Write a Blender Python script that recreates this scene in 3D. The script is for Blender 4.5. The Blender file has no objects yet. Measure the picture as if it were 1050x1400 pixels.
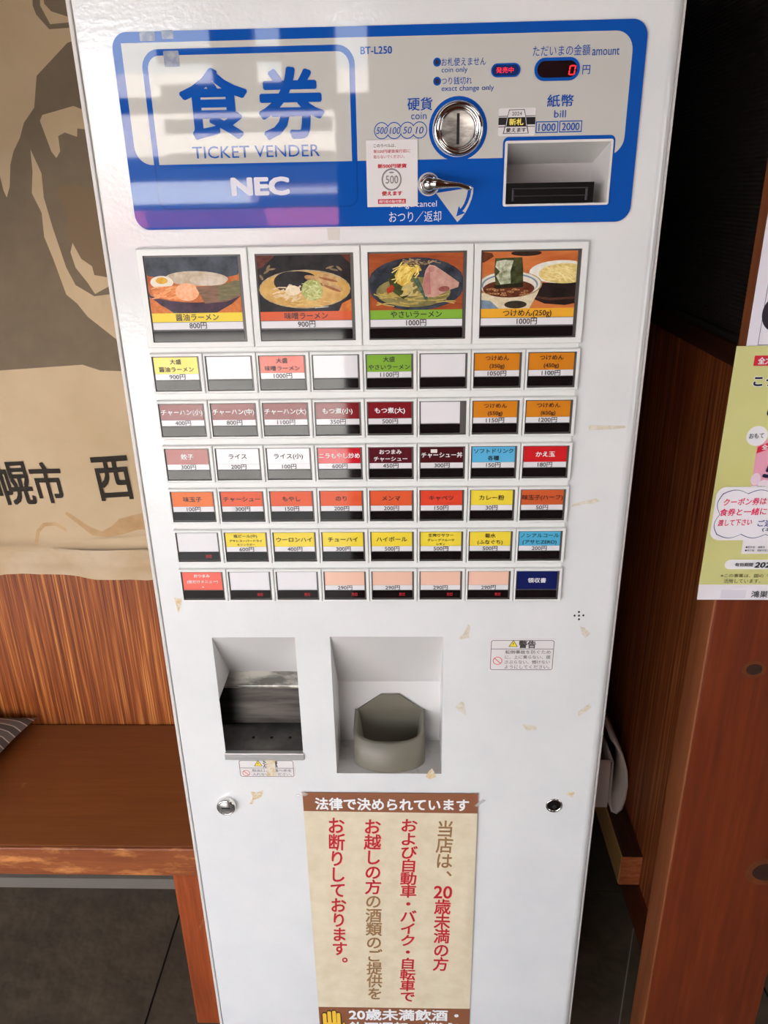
import bpy, bmesh, math, random
from mathutils import Vector, Matrix
from mathutils.geometry import delaunay_2d_cdt

random.seed(7)
SC = bpy.context.scene
COL = SC.collection

# ------------------------------------------------------------------ camera
RIGHT = Vector((0.99945, 0.0279, -0.0178))
CAMLOC = Vector((0.0303, -0.8027, 1.4234))
DOWN = Vector((-0.0056, -0.3873, -0.9219))
FWD = Vector((-0.0326, 0.9215, -0.3869)).normalized()
RIGHT = (RIGHT - FWD * RIGHT.dot(FWD)).normalized()
DOWN = FWD.cross(RIGHT).normalized()
FPX = 1050.0
cam_data = bpy.data.cameras.new('camera')
cam_data.sensor_fit = 'AUTO'
cam_data.sensor_width = 36.0
cam_data.lens = 36.0 * FPX / 1400.0
cam_data.clip_start = 0.02
cam = bpy.data.objects.new('camera', cam_data)
COL.objects.link(cam)
cam.matrix_world = Matrix(((RIGHT.x, -DOWN.x, -FWD.x, CAMLOC.x), (RIGHT.y, -DOWN.y, -FWD.y, CAMLOC.y),
                           (RIGHT.z, -DOWN.z, -FWD.z, CAMLOC.z), (0, 0, 0, 1)))
SC.camera = cam

# ------------------------------------------------------------------ exposure, sky, daylight
SC.view_settings.view_transform = 'Standard'
SC.view_settings.look = 'None'
SC.view_settings.gamma = 1.0
SC.view_settings.use_curve_mapping = False
SC.view_settings.exposure = 0.2
world = bpy.data.worlds.new('sky')
SC.world = world
world.use_nodes = True
nt = world.node_tree
nt.nodes['Background'].inputs[0].default_value = (0.80, 0.90, 1.0, 1)
nt.nodes['Background'].inputs[1].default_value = 6.0


def area(name, loc, target, sx, sy, power, color=(1, 1, 1)):
    l = bpy.data.lights.new(name, 'AREA')
    l.shape = 'RECTANGLE'
    l.size, l.size_y, l.energy, l.color = sx, sy, power, color
    o = bpy.data.objects.new(name, l)
    COL.objects.link(o)
    o.location = loc
    o.rotation_euler = (Vector(target) - Vector(loc)).to_track_quat('-Z', 'Y').to_euler()
    return o


portal = area('doorway_daylight', (-1.8, -1.69, 0.93), (-1.8, 0, 0.93), 3.2, 1.92, 10)
portal.data.cycles.is_portal = True
sun_d = bpy.data.lights.new('sun', 'SUN')
sun_d.energy = 48
sun_d.angle = 0.02
sun_d.color = (1, 0.99, 0.97)
sun = bpy.data.objects.new('sun', sun_d)
COL.objects.link(sun)
sun.rotation_euler = Vector((0.25, -0.5, -1.0)).to_track_quat('-Z', 'Y').to_euler()
area('ceiling_fill_light', (-0.5, -1.2, 2.42), (-0.4, -0.2, 0.3), 1.2, 0.3, 2, (1, 0.97, 0.94))  # added fill from overhead, no fixture stands for it
area('side_fill_light', (2.3, -0.9, 1.1), (0.3, 0.0, 0.7), 1.2, 1.2, 10, (0.97, 0.98, 1))  # added fill for the machine's lower right; the side wall has no opening
area('right_fill_light', (1.2, -1.1, 2.42), (0.6, -0.2, 0.8), 1.0, 0.3, 5, (1, 0.97, 0.94))  # added fill from the upper right, lifts the machine's darker side


# ------------------------------------------------------------------ pixels of the photo on a real plane
def ray(u, v):
    return RIGHT * ((u - 525) / FPX) + DOWN * ((v - 700) / FPX) + FWD


def at_y(u, v, y=0.0):
    d = ray(u, v)
    p = CAMLOC + d * ((y - CAMLOC.y) / d.y)
    return (p.x, p.z)


def fz(v, u=525, y=0.0):
    return at_y(u, v, y)[1]


def box_px(u0, v0, u1, v1, y=0.0):
    um, vm = (u0 + u1) / 2, (v0 + v1) / 2
    return at_y(u0, vm, y)[0], at_y(um, v1, y)[1], at_y(u1, vm, y)[0], at_y(um, v0, y)[1]


# ------------------------------------------------------------------ materials
def s2l(c):
    c = c / 255.0
    return c / 12.92 if c <= 0.04045 else ((c + 0.055) / 1.055) ** 2.4


def lin(rgb, k=1.0):
    return tuple(min(0.92, s2l(c) * k) for c in rgb) + (1,)


MATS = {}


def mat(name, rgb, rough=0.5, metal=0.0, coat=0.0, k=1.0, emit=0.0, spec=0.5, bump=None, noise=None, alpha=1.0):
    key = name
    if key in MATS:
        return MATS[key]
    m = bpy.data.materials.new(name)
    m.use_nodes = True
    n = m.node_tree
    b = n.nodes['Principled BSDF']
    b.inputs['Base Color'].default_value = lin(rgb, k)
    b.inputs['Roughness'].default_value = rough
    b.inputs['Metallic'].default_value = metal
    b.inputs['Specular IOR Level'].default_value = spec
    b.inputs['Alpha'].default_value = alpha
    if coat:
        b.inputs['Coat Weight'].default_value = coat
        b.inputs['Coat Roughness'].default_value = 0.03
    if emit:
        b.inputs['Emission Color'].default_value = lin(rgb)
        b.inputs['Emission Strength'].default_value = emit
    tc = n.nodes.new('ShaderNodeTexCoord')
    if bump:
        sc, st, dist = bump
        t = n.nodes.new('ShaderNodeTexNoise')
        t.inputs['Scale'].default_value = sc
        t.inputs['Detail'].default_value = 2
        n.links.new(tc.outputs['Object'], t.inputs['Vector'])
        bp = n.nodes.new('ShaderNodeBump')
        bp.inputs['Strength'].default_value = st
        bp.inputs['Distance'].default_value = dist
        n.links.new(t.outputs['Fac'], bp.inputs['Height'])
        n.links.new(bp.outputs['Normal'], b.inputs['Normal'])
        if coat:
            n.links.new(bp.outputs['Normal'], b.inputs['Coat Normal'])
    if noise:
        sc, rgb2, lo, hi = noise[:4]
        stretch = noise[4] if len(noise) > 4 else (1, 1, 1)
        mp = n.nodes.new('ShaderNodeMapping')
        mp.inputs['Scale'].default_value = stretch
        n.links.new(tc.outputs['Object'], mp.inputs['Vector'])
        t = n.nodes.new('ShaderNodeTexNoise')
        t.inputs['Scale'].default_value = sc
        t.inputs['Detail'].default_value = 5
        t.inputs['Roughness'].default_value = 0.6
        n.links.new(mp.outputs['Vector'], t.inputs['Vector'])
        r = n.nodes.new('ShaderNodeValToRGB')
        r.color_ramp.elements[0].position = lo
        r.color_ramp.elements[1].position = hi
        r.color_ramp.elements[0].color = lin(rgb, k)
        r.color_ramp.elements[1].color = lin(rgb2, k)
        n.links.new(t.outputs['Fac'], r.inputs['Fac'])
        n.links.new(r.outputs['Color'], b.inputs['Base Color'])
    MATS[key] = m
    return m


def wood(name, stops, grain=(1, 1, 1), scale=40, rough=0.4, fine=220, wear=None, coat=0.0, bump=0.15):
    """stops: (position, rgb) list; grain: mapping scale, small along the grain."""
    if name in MATS:
        return MATS[name]
    m = bpy.data.materials.new(name)
    m.use_nodes = True
    n = m.node_tree
    b = n.nodes['Principled BSDF']
    b.inputs['Roughness'].default_value = rough
    b.inputs['Coat Weight'].default_value = coat
    b.inputs['Coat Roughness'].default_value = 0.25
    tc = n.nodes.new('ShaderNodeTexCoord')
    mp = n.nodes.new('ShaderNodeMapping')
    mp.inputs['Scale'].default_value = grain
    n.links.new(tc.outputs['Object'], mp.inputs['Vector'])
    t1 = n.nodes.new('ShaderNodeTexNoise')
    t1.inputs['Scale'].default_value = scale
    t1.inputs['Detail'].default_value = 6
    t1.inputs['Roughness'].default_value = 0.65
    t1.inputs['Distortion'].default_value = 0.25
    n.links.new(mp.outputs['Vector'], t1.inputs['Vector'])
    t2 = n.nodes.new('ShaderNodeTexNoise')
    t2.inputs['Scale'].default_value = fine
    t2.inputs['Detail'].default_value = 3
    n.links.new(mp.outputs['Vector'], t2.inputs['Vector'])
    mx = n.nodes.new('ShaderNodeMix')
    mx.data_type = 'FLOAT'
    mx.inputs['Factor'].default_value = 0.35
    n.links.new(t1.outputs['Fac'], mx.inputs['A'])
    n.links.new(t2.outputs['Fac'], mx.inputs['B'])
    r = n.nodes.new('ShaderNodeValToRGB')
    els = r.color_ramp.elements
    while len(els) < len(stops):
        els.new(0.5)
    for e, (p, c) in zip(els, stops):
        e.position = p
        e.color = lin(c)
    n.links.new(mx.outputs['Result'], r.inputs['Fac'])
    col = r.outputs['Color']
    if wear:
        wc, wsc, wlo, whi, wst = wear
        mp2 = n.nodes.new('ShaderNodeMapping')
        mp2.inputs['Scale'].default_value = wst
        n.links.new(tc.outputs['Object'], mp2.inputs['Vector'])
        t3 = n.nodes.new('ShaderNodeTexNoise')
        t3.inputs['Scale'].default_value = wsc
        t3.inputs['Detail'].default_value = 8
        t3.inputs['Roughness'].default_value = 0.7
        n.links.new(mp2.outputs['Vector'], t3.inputs['Vector'])
        rr = n.nodes.new('ShaderNodeMapRange')
        rr.inputs['From Min'].default_value = wlo
        rr.inputs['From Max'].default_value = whi
        n.links.new(t3.outputs['Fac'], rr.inputs['Value'])
        m2 = n.nodes.new('ShaderNodeMix')
        m2.data_type = 'RGBA'
        m2.inputs['B'].default_value = lin(wc)
        n.links.new(rr.outputs['Result'], m2.inputs['Factor'])
        n.links.new(col, m2.inputs['A'])
        col = m2.outputs['Result']
    n.links.new(col, b.inputs['Base Color'])
    bp = n.nodes.new('ShaderNodeBump')
    bp.inputs['Strength'].default_value = bump
    bp.inputs['Distance'].default_value = 0.001
    n.links.new(mx.outputs['Result'], bp.inputs['Height'])
    n.links.new(bp.outputs['Normal'], b.inputs['Normal'])
    MATS[name] = m
    return m


def P(r, g, b, rough=0.35, coat=0.0, k=1.15):
    """flat ink colour"""
    return mat('ink_%d_%d_%d_%d' % (r, g, b, int(coat * 100)), (r, g, b), rough, coat=coat, k=k)


WHITE = mat('machine_white_enamel', (226, 226, 226), 0.10, spec=0.8, bump=(210, 0.35, 0.0006),
            noise=(9, (233, 232, 231), 0.35, 0.62))
TRIM = mat('machine_edge_trim', (214, 209, 205), 0.35)
GAP = mat('panel_gap_black', (18, 17, 17), 0.7)
BEZEL = mat('button_bezel_plastic', (231, 230, 227), 0.35)
BEZELIN = mat('button_frame_grey', (92, 88, 84), 0.3, coat=0.3)
CLEARGREY = mat('clear_plastic_grey', (168, 164, 160), 0.15, coat=0.6)
BLACKWIN = mat('indicator_black', (24, 19, 19), 0.05)
BLUE = mat('panel_blue', (18, 82, 170), 0.03, coat=0.0)
BLUE2 = mat('panel_blue_edge', (16, 72, 152), 0.03, coat=0.0)
IVORY = mat('panel_ivory', (198, 195, 188), 0.03, coat=0.0)
CHROME = mat('chrome', (225, 222, 218), 0.09, metal=1.0)
STEEL = mat('stainless_steel', (132, 128, 122), 0.3, metal=0.75, noise=(16, (226, 220, 208), 0.42, 0.58, (1, 1, 3)))
DSTEEL = mat('dark_scuffed_steel', (66, 62, 60), 0.36, metal=1.0, noise=(22, (104, 98, 94), 0.35, 0.75, (0.4, 1, 4)))
REDLED = mat('red_led', (255, 40, 48), 0.4, emit=0.9)
PAPER = mat('paper_white', (236, 234, 232), 0.7)
CUP = mat('olive_grey_plastic', (122, 116, 102), 0.42, coat=0.06)
TAPE = mat('tape_residue_tan', (206, 196, 172), 0.6, noise=(160, (222, 214, 202), 0.4, 0.6))
TAPEY = mat('tape_residue_yellow', (214, 186, 130), 0.6, noise=(190, (224, 215, 200), 0.42, 0.6))


# ------------------------------------------------------------------ mesh building
def rrect(x0, z0, x1, z1, r=0.0, n=6, corners=(1, 1, 1, 1)):
    """CCW rounded rectangle; corners = BL, BR, TR, TL"""
    if r <= 0:
        return [(x0, z0), (x1, z0), (x1, z1), (x0, z1)]
    out = []
    for (cx, cz, a0, px, pz, on) in ((x0 + r, z0 + r, 180, x0, z0, corners[0]), (x1 - r, z0 + r, 270, x1, z0, corners[1]),
                                     (x1 - r, z1 - r, 0, x1, z1, corners[2]), (x0 + r, z1 - r, 90, x0, z1, corners[3])):
        if not on:
            out.append((px, pz))
            continue
        for i in range(n + 1):
            a = math.radians(a0 + 90 * i / n)
            out.append((cx + r * math.cos(a), cz + r * math.sin(a)))
    return out


def ellipse(cx, cz, rx, rz=None, n=40, a0=0.0):
    rz = rx if rz is None else rz
    return [(cx + rx * math.cos(a0 + 2 * math.pi * i / n), cz + rz * math.sin(a0 + 2 * math.pi * i / n)) for i in range(n)]


def inside(p, poly):
    x, y = p
    c = False
    j = len(poly) - 1
    for i in range(len(poly)):
        xi, yi = poly[i]
        xj, yj = poly[j]
        if (yi > y) != (yj > y) and x < (xj - xi) * (y - yi) / (yj - yi) + xi:
            c = not c
        j = i
    return c


def ring(outer, inner):
    return outer, inner


GLYPHS = {}


def glyphs(body, bold=0.0, shear=0.0):
    key = (body, bold, shear)
    if key not in GLYPHS:
        c = bpy.data.curves.new('lettering', 'FONT')
        c.body = body
        c.resolution_u = 3
        c.shear = shear
        o = bpy.data.objects.new('lettering', c)
        COL.objects.link(o)
        dg = bpy.context.evaluated_depsgraph_get()
        dg.update()
        m = bpy.data.meshes.new_from_object(o.evaluated_get(dg))
        vs = [(v.co.x, v.co.y, 0.0) for v in m.vertices]
        fs = [tuple(p.vertices) for p in m.polygons]
        if bold:
            base, bf = vs, fs
            vs, fs = [], []
            nb = 12 if bold > 0.024 else 4
            for k_ in range(nb):
                ox, oy = 1.25 * math.cos(2 * math.pi * (k_ + 0.5) / nb), 1.25 * math.sin(2 * math.pi * (k_ + 0.5) / nb)
                o_ = len(vs)
                vs += [(x + ox * bold * 0.8, y + oy * bold * 0.8, k_ * (1.2e-5 if nb > 4 else 3e-5)) for x, y, _ in base]
                fs += [tuple(i + o_ for i in f) for f in bf]
        bpy.data.objects.remove(o)
        bpy.data.meshes.remove(m)
        bpy.data.curves.remove(c)
        xs = [v[0] for v in vs] or [0, 1]
        ys = [v[1] for v in vs] or [0, 1]
        GLYPHS[key] = (vs, fs, (min(xs), min(ys), max(xs), max(ys)))
    return GLYPHS[key]


class MB:
    def __init__(self):
        self.v, self.f, self.m, self.mats, self.sm = [], [], [], [], []

    def mi(self, m):
        if m not in self.mats:
            self.mats.append(m)
        return self.mats.index(m)

    def add(self, verts, faces, m, smooth=False):
        o = len(self.v)
        k = self.mi(m)
        self.v += [tuple(p) for p in verts]
        for f in faces:
            self.f.append(tuple(i + o for i in f))
            self.m.append(k)
            self.sm.append(smooth)

    def box(self, x0, x1, y0, y1, z0, z1, m):
        v = [(x, y, z) for x in (x0, x1) for y in (y0, y1) for z in (z0, z1)]
        self.add(v, [(0, 1, 3, 2), (4, 6, 7, 5), (0, 4, 5, 1), (2, 3, 7, 6), (0, 2, 6, 4), (1, 5, 7, 3)], m)

    def prism(self, poly, y0, y1, m, cap_back=True):
        """extrude an (x, z) polygon from y0 (front) to y1"""
        n = len(poly)
        v = [(x, y0, z) for x, z in poly] + [(x, y1, z) for x, z in poly]
        f = [tuple(range(n))]
        if cap_back:
            f.append(tuple(range(2 * n - 1, n - 1, -1)))
        f += [(i, i + n, (i + 1) % n + n, (i + 1) % n) for i in range(n)]
        self.add(v, f, m)

    def rim(self, poly, y0, y1, m):
        n = len(poly)
        v = [(x, y0, z) for x, z in poly] + [(x, y1, z) for x, z in poly]
        self.add(v, [(i, i + n, (i + 1) % n + n, (i + 1) % n) for i in range(n)], m)

    def paint(self, layers, y=0.0, ymap=None, grid=None, smooth=False):
        """layers: (polygon, material or None) painted in order over each other in one flat triangulation"""
        pts, edges = [], []
        for poly, _ in layers:
            o = len(pts)
            pts += [Vector(p) for p in poly]
            edges += [(o + i, o + (i + 1) % len(poly)) for i in range(len(poly))]
        if grid:
            pts += [Vector(p) for p in grid]
        vo, eo, fo = delaunay_2d_cdt(pts, edges, [], 0, 1e-7, False)[:3]
        boxes = []
        for poly, m in layers:
            xs = [p[0] for p in poly]
            zs = [p[1] for p in poly]
            boxes.append((min(xs), max(xs), min(zs), max(zs)))
        tri = {}
        for f in fo:
            cx = sum(vo[i].x for i in f) / len(f)
            cz = sum(vo[i].y for i in f) / len(f)
            hit = None
            for (poly, m), b in zip(reversed(layers), reversed(boxes)):
                if b[0] <= cx <= b[1] and b[2] <= cz <= b[3] and inside((cx, cz), poly):
                    hit = (m,)
                    break
            if hit and hit[0] is not None:
                a = vo[f[0]]
                bb = vo[f[1]]
                c = vo[f[2]]
                if (bb.x - a.x) * (c.y - a.y) - (bb.y - a.y) * (c.x - a.x) < 0:
                    f = list(reversed(f))
                tri.setdefault(hit[0], []).append(tuple(f))
        used = {}
        for m, fs in tri.items():
            idx = sorted({i for f in fs for i in f})
            mp = {i: k for k, i in enumerate(idx)}
            vs = []
            for i in idx:
                x, z = vo[i].x, vo[i].y
                vs.append((x, ymap(x, z) if ymap else y, z))
            self.add(vs, [tuple(mp[i] for i in f) for f in fs], m, smooth)

    def text(self, body, box, m, y, bold=0.0, shear=0.0, fit='box', align='c', rot=0.0, ymap=None):
        """fit 'box': stretched to the box; 'h': height sets the size, width capped by the box"""
        vs, fs, (a, b, c, d) = glyphs(body, bold, shear)
        if not fs:
            return
        x0, z0, x1, z1 = box
        w, h = max(c - a, 1e-6), max(d - b, 1e-6)
        if fit == 'box':
            sx, sz = (x1 - x0) / w, (z1 - z0) / h
        else:
            sz = (z1 - z0) / h
            sx = min(sz, (x1 - x0) / w)
        cx = {'c': (x0 + x1) / 2, 'l': x0 + w * sx / 2, 'r': x1 - w * sx / 2}[align]
        cz = (z0 + z1) / 2
        ca, sa = math.cos(rot), math.sin(rot)
        out = []
        for px, py, lift in vs:
            lx, lz = (px - (a + c) / 2) * sx, (py - (b + d) / 2) * sz
            x, z = cx + lx * ca - lz * sa, cz + lx * sa + lz * ca
            out.append((x, (ymap(x, z) if ymap else y) - lift, z))
        self.add(out, fs, m)

    def lathe(self, prof, c, axis, m, n=32, smooth=True, cap=True):
        """prof: (radius, distance along axis); axis a unit vector"""
        ax = Vector(axis).normalized()
        t = Vector((0, 0, 1)) if abs(ax.z) < 0.9 else Vector((1, 0, 0))
        e1 = ax.cross(t).normalized()
        e2 = ax.cross(e1).normalized()
        c = Vector(c)
        vs = []
        for r, d in prof:
            for i in range(n):
                a = 2 * math.pi * i / n
                vs.append(c + ax * d + (e1 * math.cos(a) + e2 * math.sin(a)) * r)
        fs = []
        for k in range(len(prof) - 1):
            for i in range(n):
                j = (i + 1) % n
                fs.append((k * n + i, k * n + j, (k + 1) * n + j, (k + 1) * n + i))
        self.add(vs, fs, m, smooth)
        if cap:
            self.add([vs[(len(prof) - 1) * n + i] for i in range(n)], [tuple(range(n))], m)

    def tube(self, pts, r, m, n=10):
        pts = [Vector(p) for p in pts]
        rs = r if isinstance(r, (list, tuple)) else [r] * len(pts)
        vs = []
        prev = None
        for i, p in enumerate(pts):
            d = (pts[min(i + 1, len(pts) - 1)] - pts[max(i - 1, 0)]).normalized()
            if prev is None:
                t = Vector((0, 0, 1)) if abs(d.z) < 0.9 else Vector((1, 0, 0))
                e1 = d.cross(t).normalized()
            else:
                e1 = (prev - d * prev.dot(d)).normalized()
            prev = e1
            e2 = d.cross(e1)
            for k in range(n):
                a = 2 * math.pi * k / n
                vs.append(p + (e1 * math.cos(a) + e2 * math.sin(a)) * rs[i])
        fs = []
        for i in range(len(pts) - 1):
            for k in range(n):
                j = (k + 1) % n
                fs.append((i * n + k, i * n + j, (i + 1) * n + j, (i + 1) * n + k))
        fs += [tuple(range(n - 1, -1, -1)), tuple(range((len(pts) - 1) * n, len(pts) * n))]
        self.add(vs, fs, m, True)

    def build(self, name, parent=None, bevel=0.0, seg=2, fixn=False):
        me = bpy.data.meshes.new(name)
        me.from_pydata(self.v, [], self.f)
        for m in self.mats:
            me.materials.append(m)
        me.polygons.foreach_set('material_index', self.m)
        me.polygons.foreach_set('use_smooth', self.sm)
        me.update()
        if fixn:
            bm = bmesh.new()
            bm.from_mesh(me)
            bmesh.ops.recalc_face_normals(bm, faces=bm.faces)
            bm.to_mesh(me)
            bm.free()
        o = bpy.data.objects.new(name, me)
        COL.objects.link(o)
        if parent:
            o.parent = parent
            w = Vector(parent.location)
            q = parent.parent
            while q:
                w += q.location
                q = q.parent
            o.location = -w
        if bevel:
            b = o.modifiers.new('edge', 'BEVEL')
            b.width = bevel
            b.segments = seg
            b.limit_method = 'ANGLE'
            b.angle_limit = math.radians(40)
        return o


def tag(o, label, cat, group=None):
    o['label'] = label
    o['category'] = cat
    if group:
        o['group'] = group
    return o


def thing(name, label, cat, loc, group=None):
    o = bpy.data.objects.new(name, None)
    o.empty_display_size = 0.05
    COL.objects.link(o)
    o.location = loc
    return tag(o, label, cat, group)


def struct(mb, name, **k):
    o = mb.build(name, **k)
    o['kind'] = 'structure'
    return o


# ================================================================== setting
W_BACK = wood('striped_teak_panel', [(0.36, (70, 28, 9)), (0.45, (122, 57, 19)), (0.53, (160, 84, 33)), (0.63, (216, 144, 74))],
              grain=(1.5, 1, 0.016), scale=85, fine=420, rough=0.42, coat=0.1)
W_RIGHT = wood('striped_dark_teak_panel', [(0.36, (80, 34, 14)), (0.45, (142, 70, 34)), (0.54, (186, 106, 56)), (0.64, (224, 150, 92))],
               grain=(1, 1.5, 0.016), scale=85, fine=420, rough=0.45)
W_SEAT = wood('bench_top_timber', [(0.3, (122, 66, 29)), (0.5, (132, 73, 33)), (0.7, (142, 82, 39))],
              grain=(0.06, 1, 1), scale=50, fine=240, rough=0.38, wear=((178, 122, 74), 14, 0.66, 0.74, (1, 1, 1)))
W_EDGE = wood('bench_worn_edge', [(0.3, (116, 58, 30)), (0.5, (140, 74, 38)), (0.7, (158, 88, 48))],
              grain=(0.06, 1, 1), scale=50, fine=240, rough=0.4, wear=((206, 134, 74), 26, 0.52, 0.70, (0.5, 1, 1.6)))
W_LEG = wood('bench_leg_timber', [(0.3, (112, 46, 18)), (0.5, (150, 68, 28)), (0.7, (172, 86, 40))],
             grain=(1, 1, 0.06), scale=60, fine=220, rough=0.45, wear=((196, 140, 98), 30, 0.64, 0.76, (1, 1, 0.6)))
W_POST = wood('knotty_pine_board', [(0.3, (86, 32, 11)), (0.5, (112, 44, 15)), (0.7, (130, 58, 22))],
              grain=(1, 1, 0.05), scale=45, fine=160, rough=0.5, wear=((150, 88, 50), 60, 0.72, 0.8, (1, 1, 1)))
W_POSTSIDE = wood('pine_board_edge', [(0.3, (120, 64, 34)), (0.5, (146, 82, 46)), (0.7, (160, 94, 54))],
                  grain=(1, 1, 0.05), scale=45, fine=160, rough=0.5)
W_RAIL = wood('dark_rail_timber', [(0.3, (50, 24, 14)), (0.5, (70, 36, 20)), (0.7, (86, 46, 26))], grain=(1, 0.06, 1), scale=60, rough=0.5)
W_CEIL = wood('ceiling_boards', [(0.3, (70, 46, 30)), (0.5, (96, 66, 44)), (0.7, (110, 78, 54))], grain=(1, 0.1, 1), scale=10, rough=0.6)
PLASTER = mat('dim_plaster', (120, 104, 90), 0.85, noise=(6, (136, 118, 100), 0.3, 0.7))

FZ = -0.035
# floor: slate tiles with grout
SLATE = mat('dark_slate_tile', (76, 66, 55), 0.5, noise=(16, (98, 84, 68), 0.35, 0.7), bump=(26, 0.8, 0.006))
GROUT = mat('floor_grout', (30, 26, 22), 0.9)
mb = MB()
fx = [-3.5, -2.878, -2.278, -1.678, -1.078, -0.478, 0.122, 0.722, 1.322, 1.922, 2.6]
fy = [-1.9, -1.33, -0.73, -0.13, 0.47, 1.07, 1.6]
mb.box(-3.6, 2.7, -1.9, 1.7, FZ - 0.05, FZ - 0.004, GROUT)
g = 0.002
for i in range(len(fx) - 1):
    for j in range(len(fy) - 1):
        mb.box(fx[i] + g, fx[i + 1] - g, fy[j] + g, fy[j + 1] - g, FZ - 0.02, FZ, SLATE)
a_, b_ = Vector((0.4264, 0.1843)), Vector((0.5600, 0.5182))
n_ = Vector(((b_ - a_).y, -(b_ - a_).x)).normalized() * 0.0012
a_ = a_ - (b_ - a_) * 0.8
mb.add([(a_.x - n_.x, a_.y - n_.y, FZ + 0.0004), (a_.x + n_.x, a_.y + n_.y, FZ + 0.0004), (b_.x + n_.x, b_.y + n_.y, FZ + 0.0004), (b_.x - n_.x, b_.y - n_.y, FZ + 0.0004)], [(0, 1, 2, 3)], mat('pale_grout', (150, 138, 122), 0.8))
struct(mb, 'floor')

# wall behind the bench (the banner covers its upper part), grey skirting
mb = MB()
mb.box(-3.4, 0.2, 0.47, 0.56, 0.36, 1.05, W_BACK)
mb.box(-3.4, 0.2, 0.475, 0.56, FZ, 0.36, PLASTER)
mb.box(-3.4, 0.2, 0.475, 0.56, 1.05, 2.5, PLASTER)
struct(mb, 'wall_back')
mb = MB()
mb.box(-3.4, -0.2, 0.462, 0.476, FZ, -0.005, mat('grey_skirting', (120, 112, 102), 0.7))
struct(mb, 'baseboard_back')
# wall to the right of the machine
XR = 0.505
mb = MB()
mb.box(XR, XR + 0.05, 0.255, 1.5, 0.079, 1.176, W_RIGHT)
mb.box(XR + 0.004, XR + 0.05, 0.255, 1.5, FZ, 0.079, GAP)
mb.box(XR + 0.02, XR + 0.07, 0.255, 1.5, 1.2, 2.5, mat('dark_wall', (30, 26, 23), 0.8))
struct(mb, 'wall_right')
mb = MB()
mb.box(XR - 0.003, XR + 0.06, 0.255, 1.5, 1.176, 1.2075, W_RAIL)
struct(mb, 'trim_1', bevel=0.002)
mb = MB()
mb.box(XR - 0.0025, XR + 0.04, 0.255, 1.5, FZ, 0.075, wood('skirting_timber', [(0.3, (70, 30, 14)), (0.5, (96, 44, 20)), (0.7, (112, 56, 28))], grain=(1, 0.06, 1), scale=60))
struct(mb, 'baseboard_right', bevel=0.002)
mb = MB()
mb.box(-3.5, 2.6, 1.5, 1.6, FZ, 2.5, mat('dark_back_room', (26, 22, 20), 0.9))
struct(mb, 'wall_far')
# room around and behind the camera
mb = MB()
mb.box(-3.5, -3.4, -1.8, 1.6, FZ, 2.5, PLASTER)
struct(mb, 'wall_left')
mb = MB()
mb.box(-0.08, 2.6, -1.8, -1.7, FZ, 2.5, W_POST)
mb.box(-3.4, -0.08, -1.8, -1.7, 1.88, 2.5, W_POST)
struct(mb, 'wall_front')
mb = MB()
mb.box(2.5, 2.6, -1.8, 1.6, FZ, 2.5, PLASTER)
struct(mb, 'wall_side')
mb = MB()
mb.box(-3.5, 2.6, -1.8, 1.6, 2.5, 2.6, W_CEIL)
struct(mb, 'ceiling')
mb = MB()
for x in (-3.36, -2.3, -1.25):
    mb.box(x - 0.035, x + 0.035, -1.79, -1.72, FZ, 1.87, W_POST)
mb.box(-0.18, -0.08, -1.79, -1.71, FZ, 1.66, W_POST)
mb.box(-0.53, -0.41, -1.79, -1.72, 1.66, 1.88, W_POST)
mb.box(-0.33, -0.175, -1.79, -1.72, 1.66, 1.88, W_POST)
mb.box(-3.4, -0.08, -1.785, -1.725, 1.645, 1.685, W_POST)
struct(mb, 'door_1')
# unseen box added left of the view to shade the banner's upper part
mb = MB()
mb.box(-2.0, -0.69, -0.2, 0.43, 1.40, 2.5, W_POST)
struct(mb, 'banner_shade_box', bevel=0.004)
# the street outside the doorway
mb = MB()
mb.box(-9, 7, -14, -1.9, FZ - 0.06, FZ - 0.01, mat('street_paving', (168, 164, 158), 0.9, noise=(3, (150, 146, 140), 0.4, 0.6)))
struct(mb, 'ground')
# houses across the street, seen only as reflections in the glossy panel
mb = MB()
FAC = mat('facade_render', (222, 214, 206), 0.85)
FACD = mat('facade_window', (58, 62, 68), 0.2)
FACP = mat('facade_awning', (206, 92, 104), 0.8)
mb.box(-9, 7, -8.4, -8.0, FZ, 2.55, FAC)
mb.box(-9, 7, -8.03, -7.98, 1.50, 1.78, FACD)
mb.box(-9, 7, -8.02, -7.9, FZ, 1.40, FACD)
mb.box(-9, -0.6, -8.0, -7.6, 1.10, 1.26, FACP)
mb.box(-2.7, -1.5, -7.7, -7.3, 1.33, 1.53, mat('van_white', (235, 238, 236), 0.6))
struct(mb, 'wall_street')
# unseen slats added in the doorway, giving the banded reflection in the panel
mb = MB()
for k_ in range(4):
    mb.box(-0.72, -0.2, -1.86, -1.84, 1.50 + 0.095 * k_, 1.54 + 0.095 * k_, mat('slat_grey', (120, 112, 106), 0.6))
struct(mb, 'reflection_slats')

# ================================================================== banner on the back wall
TAN = mat('banner_canvas', (190, 165, 130), 0.9, noise=(5, (203, 179, 146), 0.35, 0.65))
BGREY = mat('banner_grey_print', (116, 101, 82), 0.9, noise=(30, (124, 108, 88), 0.3, 0.7))
BMID = mat('banner_brown_print', (126, 105, 80), 0.9)
BINK = mat('banner_black_ink', (44, 36, 28), 0.9)
STAIN = mat('banner_water_stain', (176, 138, 94), 0.9, noise=(14, (196, 164, 124), 0.35, 0.6))


def by(x, z):
    return 0.450 + 0.006 * math.sin(9 * x + 3.1 * z) + 0.004 * math.sin(21 * x - 5 * z + 1.0) + 0.004 * math.sin(13 * z + 4 * x)


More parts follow.
